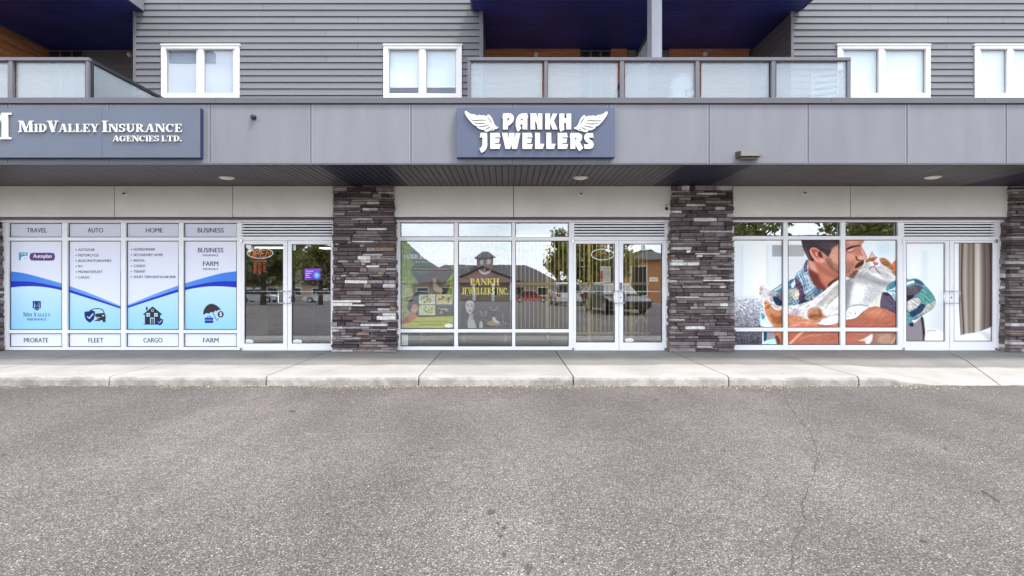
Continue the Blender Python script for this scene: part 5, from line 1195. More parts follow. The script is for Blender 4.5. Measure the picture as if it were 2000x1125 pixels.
# ------------------------------------------------------------------ stone pillars
STONES = []
base_cols = [(.085, .063, .064), (.130, .100, .102), (.185, .150, .150), (.235, .200, .196), (.052, .038, .042), (.29, .25, .25), (.46, .43, .42), (.62, .60, .58), (.24, .165, .12)]
for i, c in enumerate(base_cols): STONES.append(mat('ledge_stone', c, .85, .28, 9, .2, 60, .5, 70))
wts = [22, 24, 18, 11, 13, 7, 5.5, 4, 2]
def stone(name, x0, x1, y0, y1, z0, z1, side, par):
    """split-face ledge stone: a slightly irregular slab, front towards -y"""
    j = lambda s_: rnd.uniform(-s_, s_)
    b = .006
    xm = (x0 + x1) / 2
    F0 = [(x0 + b + j(.004), y0 + b + j(.006), z0 + b * .6 + j(.002)), (x1 - b + j(.004), y0 + b + j(.006), z0 + b * .6 + j(.002)), (x1 - b + j(.004), y0 + b + j(.006), z1 - b * .6 + j(.002)), (x0 + b + j(.004), y0 + b + j(.006), z1 - b * .6 + j(.002))]
    mid = [(xm + j(.02), y0 + j(.005), z0 + b * .5), (xm + j(.02), y0 + j(.005), z1 - b * .5)]
    K = [(x0, y0 + .02, z0), (x1, y0 + .02, z0), (x1, y0 + .02, z1), (x0, y0 + .02, z1)]
    Q = [(x0, y1, z0), (x1, y1, z0), (x1, y1, z1), (x0, y1, z1)]
    vs = F0 + mid + K + Q
    fs = [(0, 4, 5, 3), (4, 1, 2, 5), (6, 7, 1, 4, 0), (7, 8, 2, 1), (8, 9, 3, 5, 2), (9, 6, 0, 3), (6, 10, 11, 7), (7, 11, 12, 8), (8, 12, 13, 9), (9, 13, 10, 6)]
    mesh(name, vs, fs, rnd.choices(STONES, wts)[0], par)
def pillar(a, b, label):
    x0, x1 = X(a, DP), X(b, DP); P = empty('stone_pillar', ((x0 + x1) / 2, 11, .13), label=label, cat='pillar', group='stacked stone pillars between the shops')
    box('pillar_core', x0 + .07, x1 - .05, DP + .07, 11.3, .13, ZS, M['black'], P)
    z = .132; r_i = 0
    while z < ZS - .02:
        hh = rnd.choice([.038, .046, .054, .062, .07, .082]); hh = min(hh, ZS - .004 - z)
        if ZS - z < .1: hh = ZS - .003 - z
        z1 = z + hh; out_ = .045 * (1 - (z - .13) / 3.2)
        x = x0 - out_ + rnd.uniform(-.02, .012); xe = x1 + out_ + rnd.uniform(-.012, .02)
        while x < xe - .01:
            L = rnd.choice([.09, .14, .2, .27, .34, .42, .5]); L *= rnd.uniform(.85, 1.15)
            if xe - (x + L) < .09: L = xe - x
            e = x + L
            yj = DP - rnd.uniform(-.02, .05)
            if hh > .055 and rnd.random() < .22 and L > .15:      # two thin stones stacked
                zm = z + hh * rnd.uniform(.4, .6)
                stone('stone', x + .002, e - .002, yj, DP + .1, z + .002, zm - .002, 0, P)
                stone('stone', x + .002, e - .002, yj + rnd.uniform(-.02, .02), DP + .1, zm + .002, z1 - .002, 0, P)
            else: stone('stone', x + .003, e - .003, yj, DP + .1, z + .0035, z1 - .0035, 0, P)
            x = e
        # return faces on the visible side
        side = x1 if (a + b) / 2 < VX else x0
        sg = 1 if side == x1 else -1
        xa = side + sg * (out_ + rnd.uniform(-.015, .02)); xb = side - sg * .07
        mesh('return_stone', bxv(min(xa, xb), max(xa, xb), DP + .102, 11.28, z + .003, z1 - .003), BOXF, rnd.choices(STONES, wts)[0], P)
        z = z1; r_i += 1
rnd.seed(21)
pillar(-118, -16, 'stacked stone pillar cut off at the left edge of the picture')
pillar(652, 769, 'stacked stone pillar between the insurance door and the jewellery window')
pillar(1313, 1431, 'stacked stone pillar between the jewellery door and the cat print')
pillar(1975, 2092, 'stacked stone pillar cut off at the right edge of the picture')

# ------------------------------------------------------------------ upper storey
DW = 11.0
def course_y(i): return 5.8 + 12.83 * i
ylines = [-20.6, -7.4] + [course_y(i) for i in range(16)]
def siding_wall(a, b, wins, joints_):
    ws = sorted(wins); e = [a + 1] + [v for q in ws for v in (q[0] + 2, q[1] - 2)] + [b - 1]
    for i in range(0, len(e), 2): pbox('wall_sheathing', e[i], e[i + 1], 22.5, 240, DW + .032, DW + .2, M['black'], B)
    for q in ws: pbox('wall_sheathing', q[0] + 2, q[1] - 2, 22.5, q[2] + 4, DW + .032, DW + .2, M['black'], B)
    pbox('wall_sheathing', a + 1, b - 1, -22, 22.4, DW + .032, DW + .2, M['black'], B)
    for i, (t, u) in enumerate(zip(ylines[:-1], ylines[1:])):
        cuts = [a]
        spans = [(a, b)]
        for (wa, wb, wt, wu) in wins:
            if u > wt + 1 and t < wu:
                ns = []
                for (p, q) in spans:
                    if wb <= p or wa >= q: ns.append((p, q)); continue
                    if wa > p: ns.append((p, wa - .3))
                    if wb < q: ns.append((wb + .3, q))
                spans = ns
        for (p, q) in spans:
            js = [x_ for x_ in joints_ if (int(x_ * 7) % len(ylines)) == i and p + 20 < x_ < q - 20]
            e = [p] + sorted(js) + [q]
            for (r, s) in zip(e[:-1], e[1:]):
                x0, x1 = X(r, DW) + .0025, X(s, DW) - .0025; z0, z1 = Z(u, DW) + .0, Z(t, DW) - .0115
                y0, y1 = DW, DW + .018   # lower edge proud, upper edge tucked in
                mesh('siding_board', [(x0, y0, z0), (x1, y0, z0), (x1, y1, z1), (x0, y1, z1), (x0, y0 + .03, z0), (x1, y0 + .03, z0), (x1, y1 + .012, z1), (x0, y1 + .012, z1)],
                     [(0, 1, 2, 3), (7, 6, 5, 4), (0, 4, 5, 1), (3, 2, 6, 7), (0, 3, 7, 4), (1, 5, 6, 2)], M['siding'], B)
winA = (314, 467, 86, 191); winB = (748.5, 902, 86, 191); winC = (1636, 1818, 86, 190); winD = (1905, 2062, 86, 190)
siding_wall(264, 941, [winA, winB], [636, 698, 760, 822, 884, 512, 574, 636.6, 390, 441, 330, 450, 700, 480, 820, 905, 560.3, 300, 350])
siding_wall(1547, 2400, [winC, winD], [1930, 1606, 1668, 1730, 1790, 1850, 1852, 1910, 1960, 1700, 1640])
def corner(a, b, t):
    box('corner_board', X(a, DW - .02), X(b, DW - .02), DW - .02, DW + .05, 3.6, Z(t, DW), M['siding'], B, bevel=.003)
corner(259.5, 264, 20); corner(936, 943.5, 20); corner(1545, 1550.5, 20)
def window(a, b, t, u, label, band=False, mid=None, bm='blind'):
    W = empty('upper_window', (X((a + b) / 2, DW), DW, Z(u, DW)), B, label=label)
    mid = mid or (a + b) / 2
    d0 = DW - .02
    pbox('head_trim', a - 1, b + 1, t - 1, t + 2.5, d0 - .015, DW + .1, M['white'], W, bevel=.003)
    pbox('frame', a, a + 9, t + 2.7, u + 1, d0, DW + .1, M['white'], W, bevel=.004); pbox('frame', b - 9, b, t + 2.7, u + 1, d0, DW + .1, M['white'], W, bevel=.004)
    pbox('frame', a + 9.1, b - 9.1, t + 2.7, t + 9, d0, DW + .1, M['white'], W, bevel=.004); pbox('sill', a + 9.1, b - 9.1, u - 6, u + 1, d0, DW + .1, M['white'], W, bevel=.004)
    pbox('frame', mid - 5, mid + 5, t + 9.1, u - 6.1, d0 + .01, DW + .1, M['white'], W, bevel=.004)
    for (p, q) in ((a + 9, mid - 5), (mid + 5, b - 9)):
        s_ = 2.6; d1_ = d0 + .035
        SM = MB()
        for (e, f, g, h) in ((p, p + s_, t + 9, u - 6), (q - s_, q, t + 9, u - 6), (p + s_, q - s_, t + 9, t + 9 + s_), (p + s_, q - s_, u - 6 - s_, u - 6)):
            SM.box(X(e, d1_), X(f, d1_), d1_, DW + .1, Z(h, d1_), Z(g, d1_))
        SM.build('sash', M['white'], W)
        GG = MB(); s2 = s_ + .9
        for (e, f, g, h) in ((p + s_, p + s2, t + 9 + s_, u - 6 - s_), (q - s2, q - s_, t + 9 + s_, u - 6 - s_), (p + s2, q - s2, t + 9 + s_, t + 9 + s2), (p + s2, q - s2, u - 6 - s2, u - 6 - s_)):
            GG.box(X(e, d1_), X(f, d1_), d1_ + .02, d1_ + .03, Z(h, d1_), Z(g, d1_))
        GG.build('seal', M['rail'], W)
        pbox('pane', p, q, t + 9, u - 6, DW + .04, DW + .046, M['uglass'], W)
        bt = u - 14 - 6 if band else u - 4
        pbox('roller_blind', p - 2, q + 2, t + 4, bt, DW + .10, DW + .104, M[bm], W)
        if band: pbox('blind_bar', p - 2, q + 2, bt - 1.3, bt, DW + .095, DW + .108, M['white'], W)
    pbox('room_shade', a, b, t, u, DW + .6, DW + .62, M['signroom'], W)
    return W
M['signroom'] = mat('blue_grey_room', (.20, .25, .36), .8, .1)
window(*winA, 'white framed window left of the middle with pale blinds', mid=391, bm='blind_grey')
window(*winB, 'white framed window with blinds stopping above the sill', band=True, mid=825)
window(*winC, 'white framed window behind the right end of the balcony rail', mid=1722)
window(*winD, 'white framed window cut off at the right edge', mid=1973)

# balcony recesses: ceilings, back walls, side walls
ZC = EYE + 5.26; DB = 12.8
def ceilbox(x0, x1): 
    x = x0; 
    box('balcony_ceiling', x0, x1, 8.4, DB + .1, ZC + .02, ZC + .2, M['navy'], B)
    y = 8.4
    while y < DB:
        box('ceiling_plank', x0, x1, y + .014, min(y + .15, DB), ZC, ZC + .019, M['navy'], B); y += .15
ceilbox(-15, -7.10); ceilbox(-.66, 2.99); ceilbox(3.0, 5.71)
for x_, s_ in ((-7.10, 1), (-.66, -1), (5.71, 1)):
    box('deck_edge_trim', min(x_, x_ + s_ * .03), max(x_, x_ + s_ * .03), 8.4, DW - .025, ZC - .01, ZC + .25, M['siding'], B)
def backwall(x0, x1, mt, name='back_wall_board', zb_=3.6):
    z = zb_
    while z < ZC - .01:
        box(name, x0 + .001, x1 - .001, DB, DB + .02, z, min(z + .142, ZC), mt, B); z += .15
    box('wall_sheathing', x0, x1, DB + .022, DB + .1, zb_, ZC + .1, M['black'], B)
xw = X(95, DB)
box('recess_backing', -15, 14, DB + .12, DB + .2, 3.6, ZC + .2, M['black'], B)
M['siding_shade'] = M['siding']
backwall(X(165, DB), X(262, DB) + .6, M['siding'])
backwall(xw, X(95, DB) + .01, M['wood']); 
def dark_door(a, b, parent=B, t=97.5):
    W = empty('balcony_door', (X((a + b) / 2, DB), DB, 4.0), B)
    pbox('frame', a, b, t, 118, DB - .03, DB + .03, M['rail'], W); n_ = 3
    box('frame', X(a, DB), X(b, DB), DB - .01, DB + .03, 3.9, Z(118, DB) - .002, M['rail'], W)
    for k in range(n_):
        p = a + (b - a) * (k + .12) / n_; q = a + (b - a) * (k + .88) / n_
        box('pane', X(p, DB), X(q, DB), DB - .04, DB - .012, 3.95, Z(t + 3, DB - .04), M['glassdark'], W)
M['glassdark'] = mat('dark_door_glass', (.03, .03, .035), .1, .1)
dark_door(97, 165)
backwall(-.5, X(1133, DB), M['wood']); dark_door(1134, 1192); backwall(X(1193, DB), X(1224, DB), M['wood']); backwall(X(1225, DB), 2.93, M['siding'])
backwall(3.06, X(1306, DB), M['siding']); backwall(X(1307, DB), 5.5, M['wood'])
for a, b in ((952, 1133), (1193, 1224), (1307, 1465)):
    box('wall_top_trim', X(a, DB), X(b, DB), DB - .02, DB - .001, ZC - .03, ZC - .001, M['wood'], B)
def sidewall(x, y0, y1, s_, mt):
    z = 3.6
    while z < ZC - .01:
        box('side_wall_board', min(x, x + s_ * .02), max(x, x + s_ * .02), y0, y1, z, min(z + .142, ZC), mt, B); z += .15
    box('wall_sheathing', min(x + s_ * .022, x + s_ * .1), max(x + s_ * .022, x + s_ * .1), y0, y1, 3.6, ZC, M['black'], B)
sidewall(X(96, DB) - .0, 9.0, DB - .001, -1, M['wood'])
box('ceiling_trim', X(96, DB), X(96, DB) + .02, 9.0, DB - .03, ZC - .045, ZC - .002, M['siding'], B)
sidewall(X(1547, DW), DW + .06, DB - .04, 1, M['siding']); sidewall(X(943, DW), DW + .06, DB - .04, -1, M['siding']); sidewall(X(264, DW), DW + .06, DB - .04, 1, M['siding'])
# balcony floor slab
box('balcony_floor', -15, 14, DF + .17, DB + .2, 3.6, 3.98, M['rail'], B)
box('upper_wall_fill', -15, 14, DH + .3, DB + .2, 3.38, 3.598, M['black'], B)
# round post and privacy screen between balconies
pc = empty('balcony_column', (X(1282, 9.1), 9.1, 3.98), B)
pbox('column_shaft', 1273.2, 1293, -140, 120, 9.05, 9.35, M['post'], pc, bevel=.004)
scn = empty('privacy_screen', (2.33, 11, 3.98), B)
box('screen_panel', 2.34, 2.352, 9.37, DB - .05, 3.99, EYE + 4.03, M['frost'], scn); box('screen_cap', 2.325, 2.367, 9.36, DB - .05, EYE + 4.032, EYE + 4.08, M['gasket'], scn)

# railings
RT = (111.5, 118)     # top rail rows at DF
def rail_run(label, a, b, posts, glass):
    Rl = empty('balcony_railing', (X((a + b) / 2, DF), DF, EYE + 2.85), B, label=label)
    pbox('top_rail', a, b, RT[0], RT[1], DF - .01, DF + .06, M['rail'], Rl, bevel=.004)
    for (p, q) in posts: pbox('rail_post', p, q, RT[1] + .1, 193, DF, DF + .05, M['rail'], Rl, bevel=.003)
    for (p, q) in glass:
        gd = DF + .055
        pbox('glass_panel', p, q, RT[1] + 1.6, 194, gd, gd + .01, M['frost'], Rl)
    return Rl
r1 = rail_run('grey balcony railing with frosted panels across the middle', 913, 1662.5, [(913, 919), (1063, 1069.5), (1211, 1219.5), (1359, 1366.5), (1507, 1515), (1655, 1662)],
              [(920, 1059), (1070.5, 1206), (1221, 1358), (1370, 1502), (1516.5, 1652)])
r2 = rail_run('grey balcony railing at the left edge turning back to the wall', -160, 173, [(-130, -123), (16, 24), (167, 172.5)], [(-120, 15), (32, 166)])
xr = X(172.5, DF)
box('top_rail', xr - .05, xr, DF + .062, 10.97, Z(RT[1], DF), Z(RT[0], DF), M['gasket'], r2); box('rail_post', xr - .04, xr + .001, DF + .051, DF + .12, 3.98, Z(RT[1], DF) - .002, M['gasket'], r2)
box('glass_panel', xr - .03, xr - .018, DF + .15, 10.9, 4.0, Z(RT[1], DF) - .02, M['frost'], r2)
# pale feathery bundle and slatted chair resting against the panels inside
fb = empty('white_palm_bundle', (X(1330, 9.0), 9.0, 3.98), label='white palm like fronds pressed behind the middle frosted balcony panel', cat='ornamental plant')
box('pot', X(1322, 9.0), X(1350, 9.0), 8.96, 9.16, 3.985, Z(196, 9.0), M['white'], fb, bevel=.01)
for (bx_, by_, a0, a1, n_, ln) in ((1352, 168, 100, 200, 13, 46), (1340, 192, 40, 200, 15, 34)):
    for k in range(n_):
        an = R(a0 + (a1 - a0) * k / (n_ - 1)); vs = []; fs = []
        for i in range(8):
            t = i / 7; px_ = bx_ + ln * t * math.cos(an); py_ = by_ - ln * .95 * t * math.sin(an) + 12 * t * t; wd = 3.0 * math.sin(math.pi * (t * .85 + .1))
            vs += [(X(px_, 8.86), 8.852 + .012 * (k % 3) + .01 * t, Z(py_ - wd, 8.86)), (X(px_, 8.86), 8.856 + .012 * (k % 3) + .01 * t, Z(py_ + wd, 8.86))]
            if i: fs.append((2 * i - 2, 2 * i - 1, 2 * i + 1, 2 * i))
        mesh('frond', vs, fs, M['white'], fb)
sl_ = empty('slatted_chair', (X(1612, 9.2), 9.2, 3.98), label='white slatted chair seen through the right hand frosted balcony panel', cat='chair')
for k in range(5):
    z0 = Z(142 + 11.5 * k, 8.9); x0, x1 = X(1582, 8.9), X(1645, 8.9)
    vs = [(x0, 8.88, z0 - .07), (x1, 8.88, z0), (x1, 8.88, z0 + .045), (x0, 8.88, z0 - .03), (x0, 8.9, z0 - .07), (x1, 8.9, z0), (x1, 8.9, z0 + .045), (x0, 8.9, z0 - .03)]
    mesh('slat', vs, [(0, 1, 2, 3), (7, 6, 5, 4), (0, 4, 5, 1), (3, 2, 6, 7), (0, 3, 7, 4), (1, 5, 6, 2)], M['white'], sl_)
for x_ in (X(1584, 8.92), X(1640, 8.92)): box('leg', x_, x_ + .03, 8.91, 8.94, 3.982, Z(140, 8.92), M['white'], sl_)

# ------------------------------------------------------------------ signs
def from6(p): return (890 + p[0] / 10.71, 205 + p[1] / 10.71)
def from7(p): return (1040 + p[0] / 10.715, 205 + p[1] / 10.715)
SG = DF - .10
def sign_board(nm, a, b, t, u, face, label, seam=None):
    s_ = empty(nm, (X((a + b) / 2, SG), SG, Z(u, SG)), label=label, cat='shop sign')
    pbox('sign_case', a, b, t, u, SG + .004, DF - .004, M['signside'], s_)
    if seam: pbox('sign_face', a, seam - .25, t + .3, u - .6, SG, SG + .0035, face, s_); pbox('sign_face', seam + .25, b, t + .3, u - .6, SG, SG + .0035, face, s_)
    else: pbox('sign_face', a, b, t + .3, u - .6, SG, SG + .0035, face, s_, bevel=.001)
    return s_
SL = SG - .003
s2 = sign_board('jewellery_sign', 892, 1201, 210.5, 307.5, M['sign'], 'slate blue sign with winged white lettering above the jewellery shop')
def glyph(pts, hole=None, name='letter', par=s2, ret=False):
    cu = bpy.data.curves.new(name, 'CURVE'); cu.dimensions = '2D'; cu.fill_mode = 'BOTH'; cu.extrude = .004 if ret else .010; cu.offset = .0065 if ret else -.0015
    for q in [pts] + ([hole] if hole else []):
        sp_ = cu.splines.new('POLY'); sp_.points.add(len(q) - 1); sp_.use_cyclic_u = True
        for i, (a, b) in enumerate(q): sp_.points[i].co = (X(a, SL), Z(b, SL), 0, 1)
    o = bpy.data.objects.new(name, cu); C.objects.link(o)
    me = bpy.data.meshes.new_from_object(o.evaluated_get(bpy.context.evaluated_depsgraph_get())); C.objects.unlink(o); bpy.data.objects.remove(o)
    vs = [(v.co.x, SL - (.005 if ret else .0205) - v.co.z, v.co.y) for v in me.vertices]; fs = [tuple(p.vertices) for p in me.polygons]; bpy.data.meshes.remove(me)
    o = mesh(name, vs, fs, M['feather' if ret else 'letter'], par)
    if not ret: glyph(pts, hole, 'letter_return', o, True)
    return o
E6 = [(722, 592), (915, 592), (940, 690), (825, 690), (825, 708), (925, 710), (905, 808), (825, 808), (825, 827), (945, 828), (918, 930), (722, 930)]
glyph([from6(p) for p in [(990, 185), (1130, 181), (1175, 196), (1208, 235), (1222, 285), (1212, 345), (1180, 392), (1135, 425), (1095, 450), (1092, 525), (985, 525), (988, 290), (972, 290)]], [from6(p) for p in [(1085, 285), (1128, 290), (1112, 320), (1087, 350)]])
glyph([from6(p) for p in [(1515, 285), (1500, 290), (1500, 525), (1395, 525), (1393, 418), (1345, 425), (1375, 495), (1305, 575), (1275, 535), (1252, 440), (1254, 350), (1278, 268), (1318, 215), (1380, 186), (1495, 183)]], [from6(p) for p in [(1350, 332), (1375, 305), (1402, 297), (1398, 326)]])
glyph([(1035.8, 222.3), (1047.5, 222.3), (1051.2, 232.5), (1050.3, 222.4), (1059.1, 222.4), (1059.1, 254), (1049.5, 254), (1048.7, 244.5), (1044.6, 236.5), (1045.6, 254), (1035.7, 254)])
glyph([from7(p) for p in [(262, 188), (370, 188), (362, 330), (420, 188), (520, 190), (450, 345), (525, 525), (415, 525), (365, 390), (368, 525), (262, 525)]])
glyph([from7(p) for p in [(555, 190), (665, 190), (665, 290), (705, 290), (705, 190), (808, 190), (808, 525), (700, 525), (700, 390), (657, 393), (665, 525), (585, 575), (568, 540), (555, 490)]])
glyph([from6(p) for p in [(520, 592), (660, 590), (665, 850), (650, 915), (612, 972), (540, 1015), (495, 925), (535, 897), (558, 845), (560, 690), (500, 695), (513, 650)]])
glyph([from6(p) for p in E6])
glyph([from6(p) for p in [(965, 592), (1088, 592), (1097, 715), (1117, 592), (1228, 592), (1236, 715), (1252, 593), (1355, 595), (1285, 930), (1178, 930), (1160, 840), (1143, 930), (1040, 930)]])
glyph([from6((p[0] + 670, p[1])) for p in E6])
for o_ in (0, 235): glyph([from7((p[0] + o_, p[1])) for p in [(50, 590), (155, 590), (160, 820), (248, 822), (215, 930), (50, 930)]])
glyph([(p[0] + 131.3, p[1]) for p in [from6(p) for p in E6]])
glyph([from7(p) for p in [(790, 595), (950, 592), (1005, 612), (1036, 655), (1036, 710), (1015, 755), (988, 785), (1060, 910), (980, 980), (930, 920), (897, 850), (893, 930), (785, 930), (788, 700), (772, 695)]], [from7(p) for p in [(885, 697), (922, 700), (905, 725), (888, 745)]])
glyph([from7(p) for p in [(1262, 598), (1275, 700), (1190, 690), (1180, 715), (1205, 735), (1250, 765), (1280, 825), (1270, 880), (1245, 915), (1205, 930), (1085, 930), (1070, 830), (1150, 832), (1168, 815), (1105, 770), (1072, 705), (1080, 640), (1130, 598)]])
wing = [(190, 150), (208, 132), (235, 140), (270, 170), (320, 195), (375, 212), (383, 188), (405, 215), (468, 238), (478, 211), (520, 225), (600, 228), (658, 246), (660, 215), (690, 208), (730, 240), (765, 290), (790, 350), (815, 410), (850, 455), (890, 473), (897, 492), (860, 512), (825, 515), (790, 545), (745, 553), (725, 540), (700, 565), (650, 572), (605, 560), (595, 527), (560, 532), (500, 515), (445, 480), (440, 455), (380, 430), (330, 380), (270, 310), (220, 240), (195, 190)]
flines = [[(310, 305), (400, 322), (560, 315), (640, 328)], [(380, 375), (500, 385), (660, 378)], [(470, 450), (540, 452), (640, 432), (700, 425)], [(620, 520), (680, 480), (740, 455)], [(745, 530), (765, 505), (795, 487)], [(665, 255), (720, 320), (755, 395)]]
for mirror in (False, True):
    fx = (lambda p: (2094.2 - p[0], p[1] + 1)) if mirror else (lambda p: p)
    wg = glyph([fx(from6(p)) for p in (wing[::-1] if mirror else wing)], name='wing')
    dd = SL - .0325
    for L in flines:
        P = curve([fx(from6(p)) for p in L], False, 6); vs = []; fs = []
        for i, p in enumerate(P):
            wd = .95 * math.sin(math.pi * (.1 + .85 * i / (len(P) - 1)))
            q = P[min(i + 1, len(P) - 1)] - P[max(i - 1, 0)]; q = q / np.linalg.norm(q)
            vs += [(X(p[0] - q[1] * wd, dd), dd, Z(p[1] + q[0] * wd, dd)), (X(p[0] + q[1] * wd, dd), dd, Z(p[1] - q[0] * wd, dd))]
            if i: fs.append((2 * i - 2, 2 * i - 1, 2 * i + 1, 2 * i))
        mesh('feather_line', vs, fs, M['feather'], wg)

s1 = sign_board('insurance_sign', -260, 391, 210.5, 308, M['sign2'], 'grey blue sign with white roman lettering above the insurance shop', seam=199)
sm = lambda s, big=(): [(c, 1 if i in big else .72) for i, c in enumerate(s)]
roman(sm('MIDVALLEY', (0, 3)), 37.5, 193.5, (236.5, 258.5), SL, .02, M['letter'], s1)
roman(sm('INSURANCE', (0,)), 201, 356.5, (236.5, 258.5), SL, .02, M['letter'], s1)
roman([(c, 1) for c in 'AGENCIES'], 221.5, 311.5, (265.5, 276.5), SL, .018, M['letter'], s1)
roman([(c, 1) for c in 'LTD.'], 316.5, 356, (265.5, 276.5), SL, .018, M['letter'], s1)
roman([('M', 1)], -46, 23.5, (221, 272.5), SL, .02, M['letter'], s1)

# ------------------------------------------------------------------ fittings
for i, (a, py) in enumerate(((443, 346), (1134, 346), (1822, 345))):
    d = 1.82 * F / (VY - py)
    t = empty('soffit_light', (X(a, d), d, ZS), label=('round soffit light over the insurance shop', 'round soffit light over the jewellery shop', 'round soffit light over the cat print shop')[i], cat='ceiling light', group='round soffit lights')
    m = MB(); m.lathe((X(a, d), d, ZS), [(.125, .0), (.13, -.01), (.12, -.022), (.10, -.024)], 'z', 28); m.build('trim_ring', M['white'], t)
    m = MB(); m.lathe((X(a, d), d, ZS), [(.10, -.0245), (.085, -.034), (.04, -.04), (.001, -.042)], 'z', 28); m.build('lens', M['lamp'], t)
for i, (a, py) in enumerate(((246, 378.5), (1134, 379.5), (1569, 377.5))):
    t = empty('sprinkler_head', (X(a, DH), DH, Z(py, DH)), label=('small pale sprinkler on the beige header above HOME', 'small pale sprinkler on the beige header above the jewellery door', 'small pale sprinkler on the beige header above the cat print')[i], cat='sprinkler', group='sprinkler heads on the beige header')
    c = (X(a, DH), DH, Z(py, DH))
    m = MB(); m.lathe(c, [(.04, -.001), (.04, -.008), (.028, -.016), (.014, -.02)], 'y', 16); m.build('escutcheon', M['alu'], t)
    m = MB(); m.tube([(c[0], c[1] - .018, c[2]), (c[0], c[1] - .07, c[2] - .005)], .011, 8); m.lathe((c[0], c[1] - .072, c[2] - .005), [(.02, 0), (.022, -.006), (.004, -.008)], 'y', 12); m.build('nozzle', M['rail'], t)
# bullet camera with cable
cmx = empty('security_camera', (X(1307, DH), DH, Z(413, DH)), label='small white bullet camera at the right end of the beige header beside the pillar', cat='camera')
c = Vector((X(1303.5, 10.7), 10.74, Z(405, 10.74)))
m = MB(); m.tube([c + Vector((.035, .06, .05)), c + Vector((-.02, -.07, -.03))], .044, 12); m.build('body', M['white'], cmx)
m = MB(); m.tube([c + Vector((-.0205, -.0715, -.031)), c + Vector((-.022, -.078, -.034))], .034, 12); m.build('lens', M['gasket'], cmx)
m = MB(); m.tube([c + Vector((.03, .07, .0)), (X(1308, DH), DH - .002, Z(412, DH))], .012, 8); m.build('bracket', M['white'], cmx)
m = MB(); m.tube([(X(1309, DG), DH - .01, Z(412, DG)), (X(1309, DG), 10.98, Z(430, DG)), (X(1308.5, DG), 10.975, Z(450, DG)), (X(1309.5, DG), 10.975, Z(500, DG)), (X(1308, DG), 10.975, Z(545, DG))], .005, 6); m.build('cable', M['white'], cmx)
db = MB(); db.lathe((X(1308, 10.95), 10.975, Z(548, 10.95)), [(.04, 0), (.04, -.03), (.03, -.045), (.001, -.05)], 'y', 16)
o = db.build('door_sensor', M['white'], None); props(o, 'small round white sensor on the frame right of the jewellery door', 'sensor')
# fascia fittings
m = MB(); c = (X(496, DF), DF, Z(229.5, DF)); m.lathe(c, [(.04, -.001), (.042, -.03), (.036, -.05), (.02, -.06), (.001, -.062)], 'y', 18)
o = m.build('pipe_cap', M['gasket'], None); props(o, 'small black round cap on the fascia right of the insurance sign', 'vent cap')
wp = empty('wall_light', (X(1459, DF), DF, Z(304, DF)), label='grey wedge shaped wall light low on the fascia right of the jewellery sign', cat='wall light')
def wedge(nm, xa, xb, za, zb_, zc, y1, mt):
    mesh(nm, [(xa, DF - .002, za), (xb, DF - .002, za), (xb, DF - .002, zb_), (xa, DF - .002, zb_), (xa + .02, y1, za + .0), (xb - .02, y1, za + .0), (xb - .035, y1 + .03, zc), (xa + .035, y1 + .03, zc)],
         [(3, 2, 1, 0), (4, 5, 6, 7), (0, 1, 5, 4), (2, 3, 7, 6), (0, 4, 7, 3), (1, 2, 6, 5)], mt, wp)
wedge('housing', X(1436, DF), X(1481, DF), Z(309, DF), Z(296.5, DF), Z(299, DF), DF - .17, M['bronze'])
wedge('lens', X(1441, DF), X(1477, DF), Z(311.5, DF), Z(309.3, DF), Z(309.3, DF), DF - .14, M['dirtylens'])
for i, (a, py, d) in enumerate(((253, 107, DB - .05), (1047, 107, DB - .05), (1377, 106, DB - .05))):
    m = MB(); m.lathe((X(a, d), d, Z(py, d)), [(.05, .04), (.055, .0), (.045, -.04), (.02, -.055)], 'y', 14)
    o = m.build('balcony_lamp', M['lamp'], None); props(o, ('small white lamp on the wall of the left balcony', 'small white lamp on the cedar wall of the middle balcony', 'small white lamp on the cedar wall of the right balcony')[i], 'wall lamp', 'small lamps on the balcony walls')

# ------------------------------------------------------------------ the place behind the camera (seen in the glass)
M['leaf'] = mat('green_leaves', (.185, .19, .05), .6, .45, 2, .3, 9)
M['leaf2'] = mat('spring_leaves', (.21, .20, .06), .6, .45, 2, .3, 9)
for k_ in ('leaf', 'leaf2'):
    n_ = M[k_].node_tree; b_ = n_.nodes['Principled BSDF']; tl_ = n_.nodes.new('ShaderNodeBsdfTranslucent'); ms_ = n_.nodes.new('ShaderNodeMixShader'); ms_.inputs[0].default_value = .5
    n_.links.new(b_.inputs['Base Color'].links[0].from_socket, tl_.inputs[0]); n_.links.new(b_.outputs[0], ms_.inputs[1]); n_.links.new(tl_.outputs[0], ms_.inputs[2]); n_.links.new(ms_.outputs[0], n_.nodes['Material Output'].inputs[0])
M['bark'] = mat('bark', (.08, .06, .045), .9, .3, 6, .2)
def gz(y): return max(-2.0, min(0.0, (y + 9) * 2 / 64))
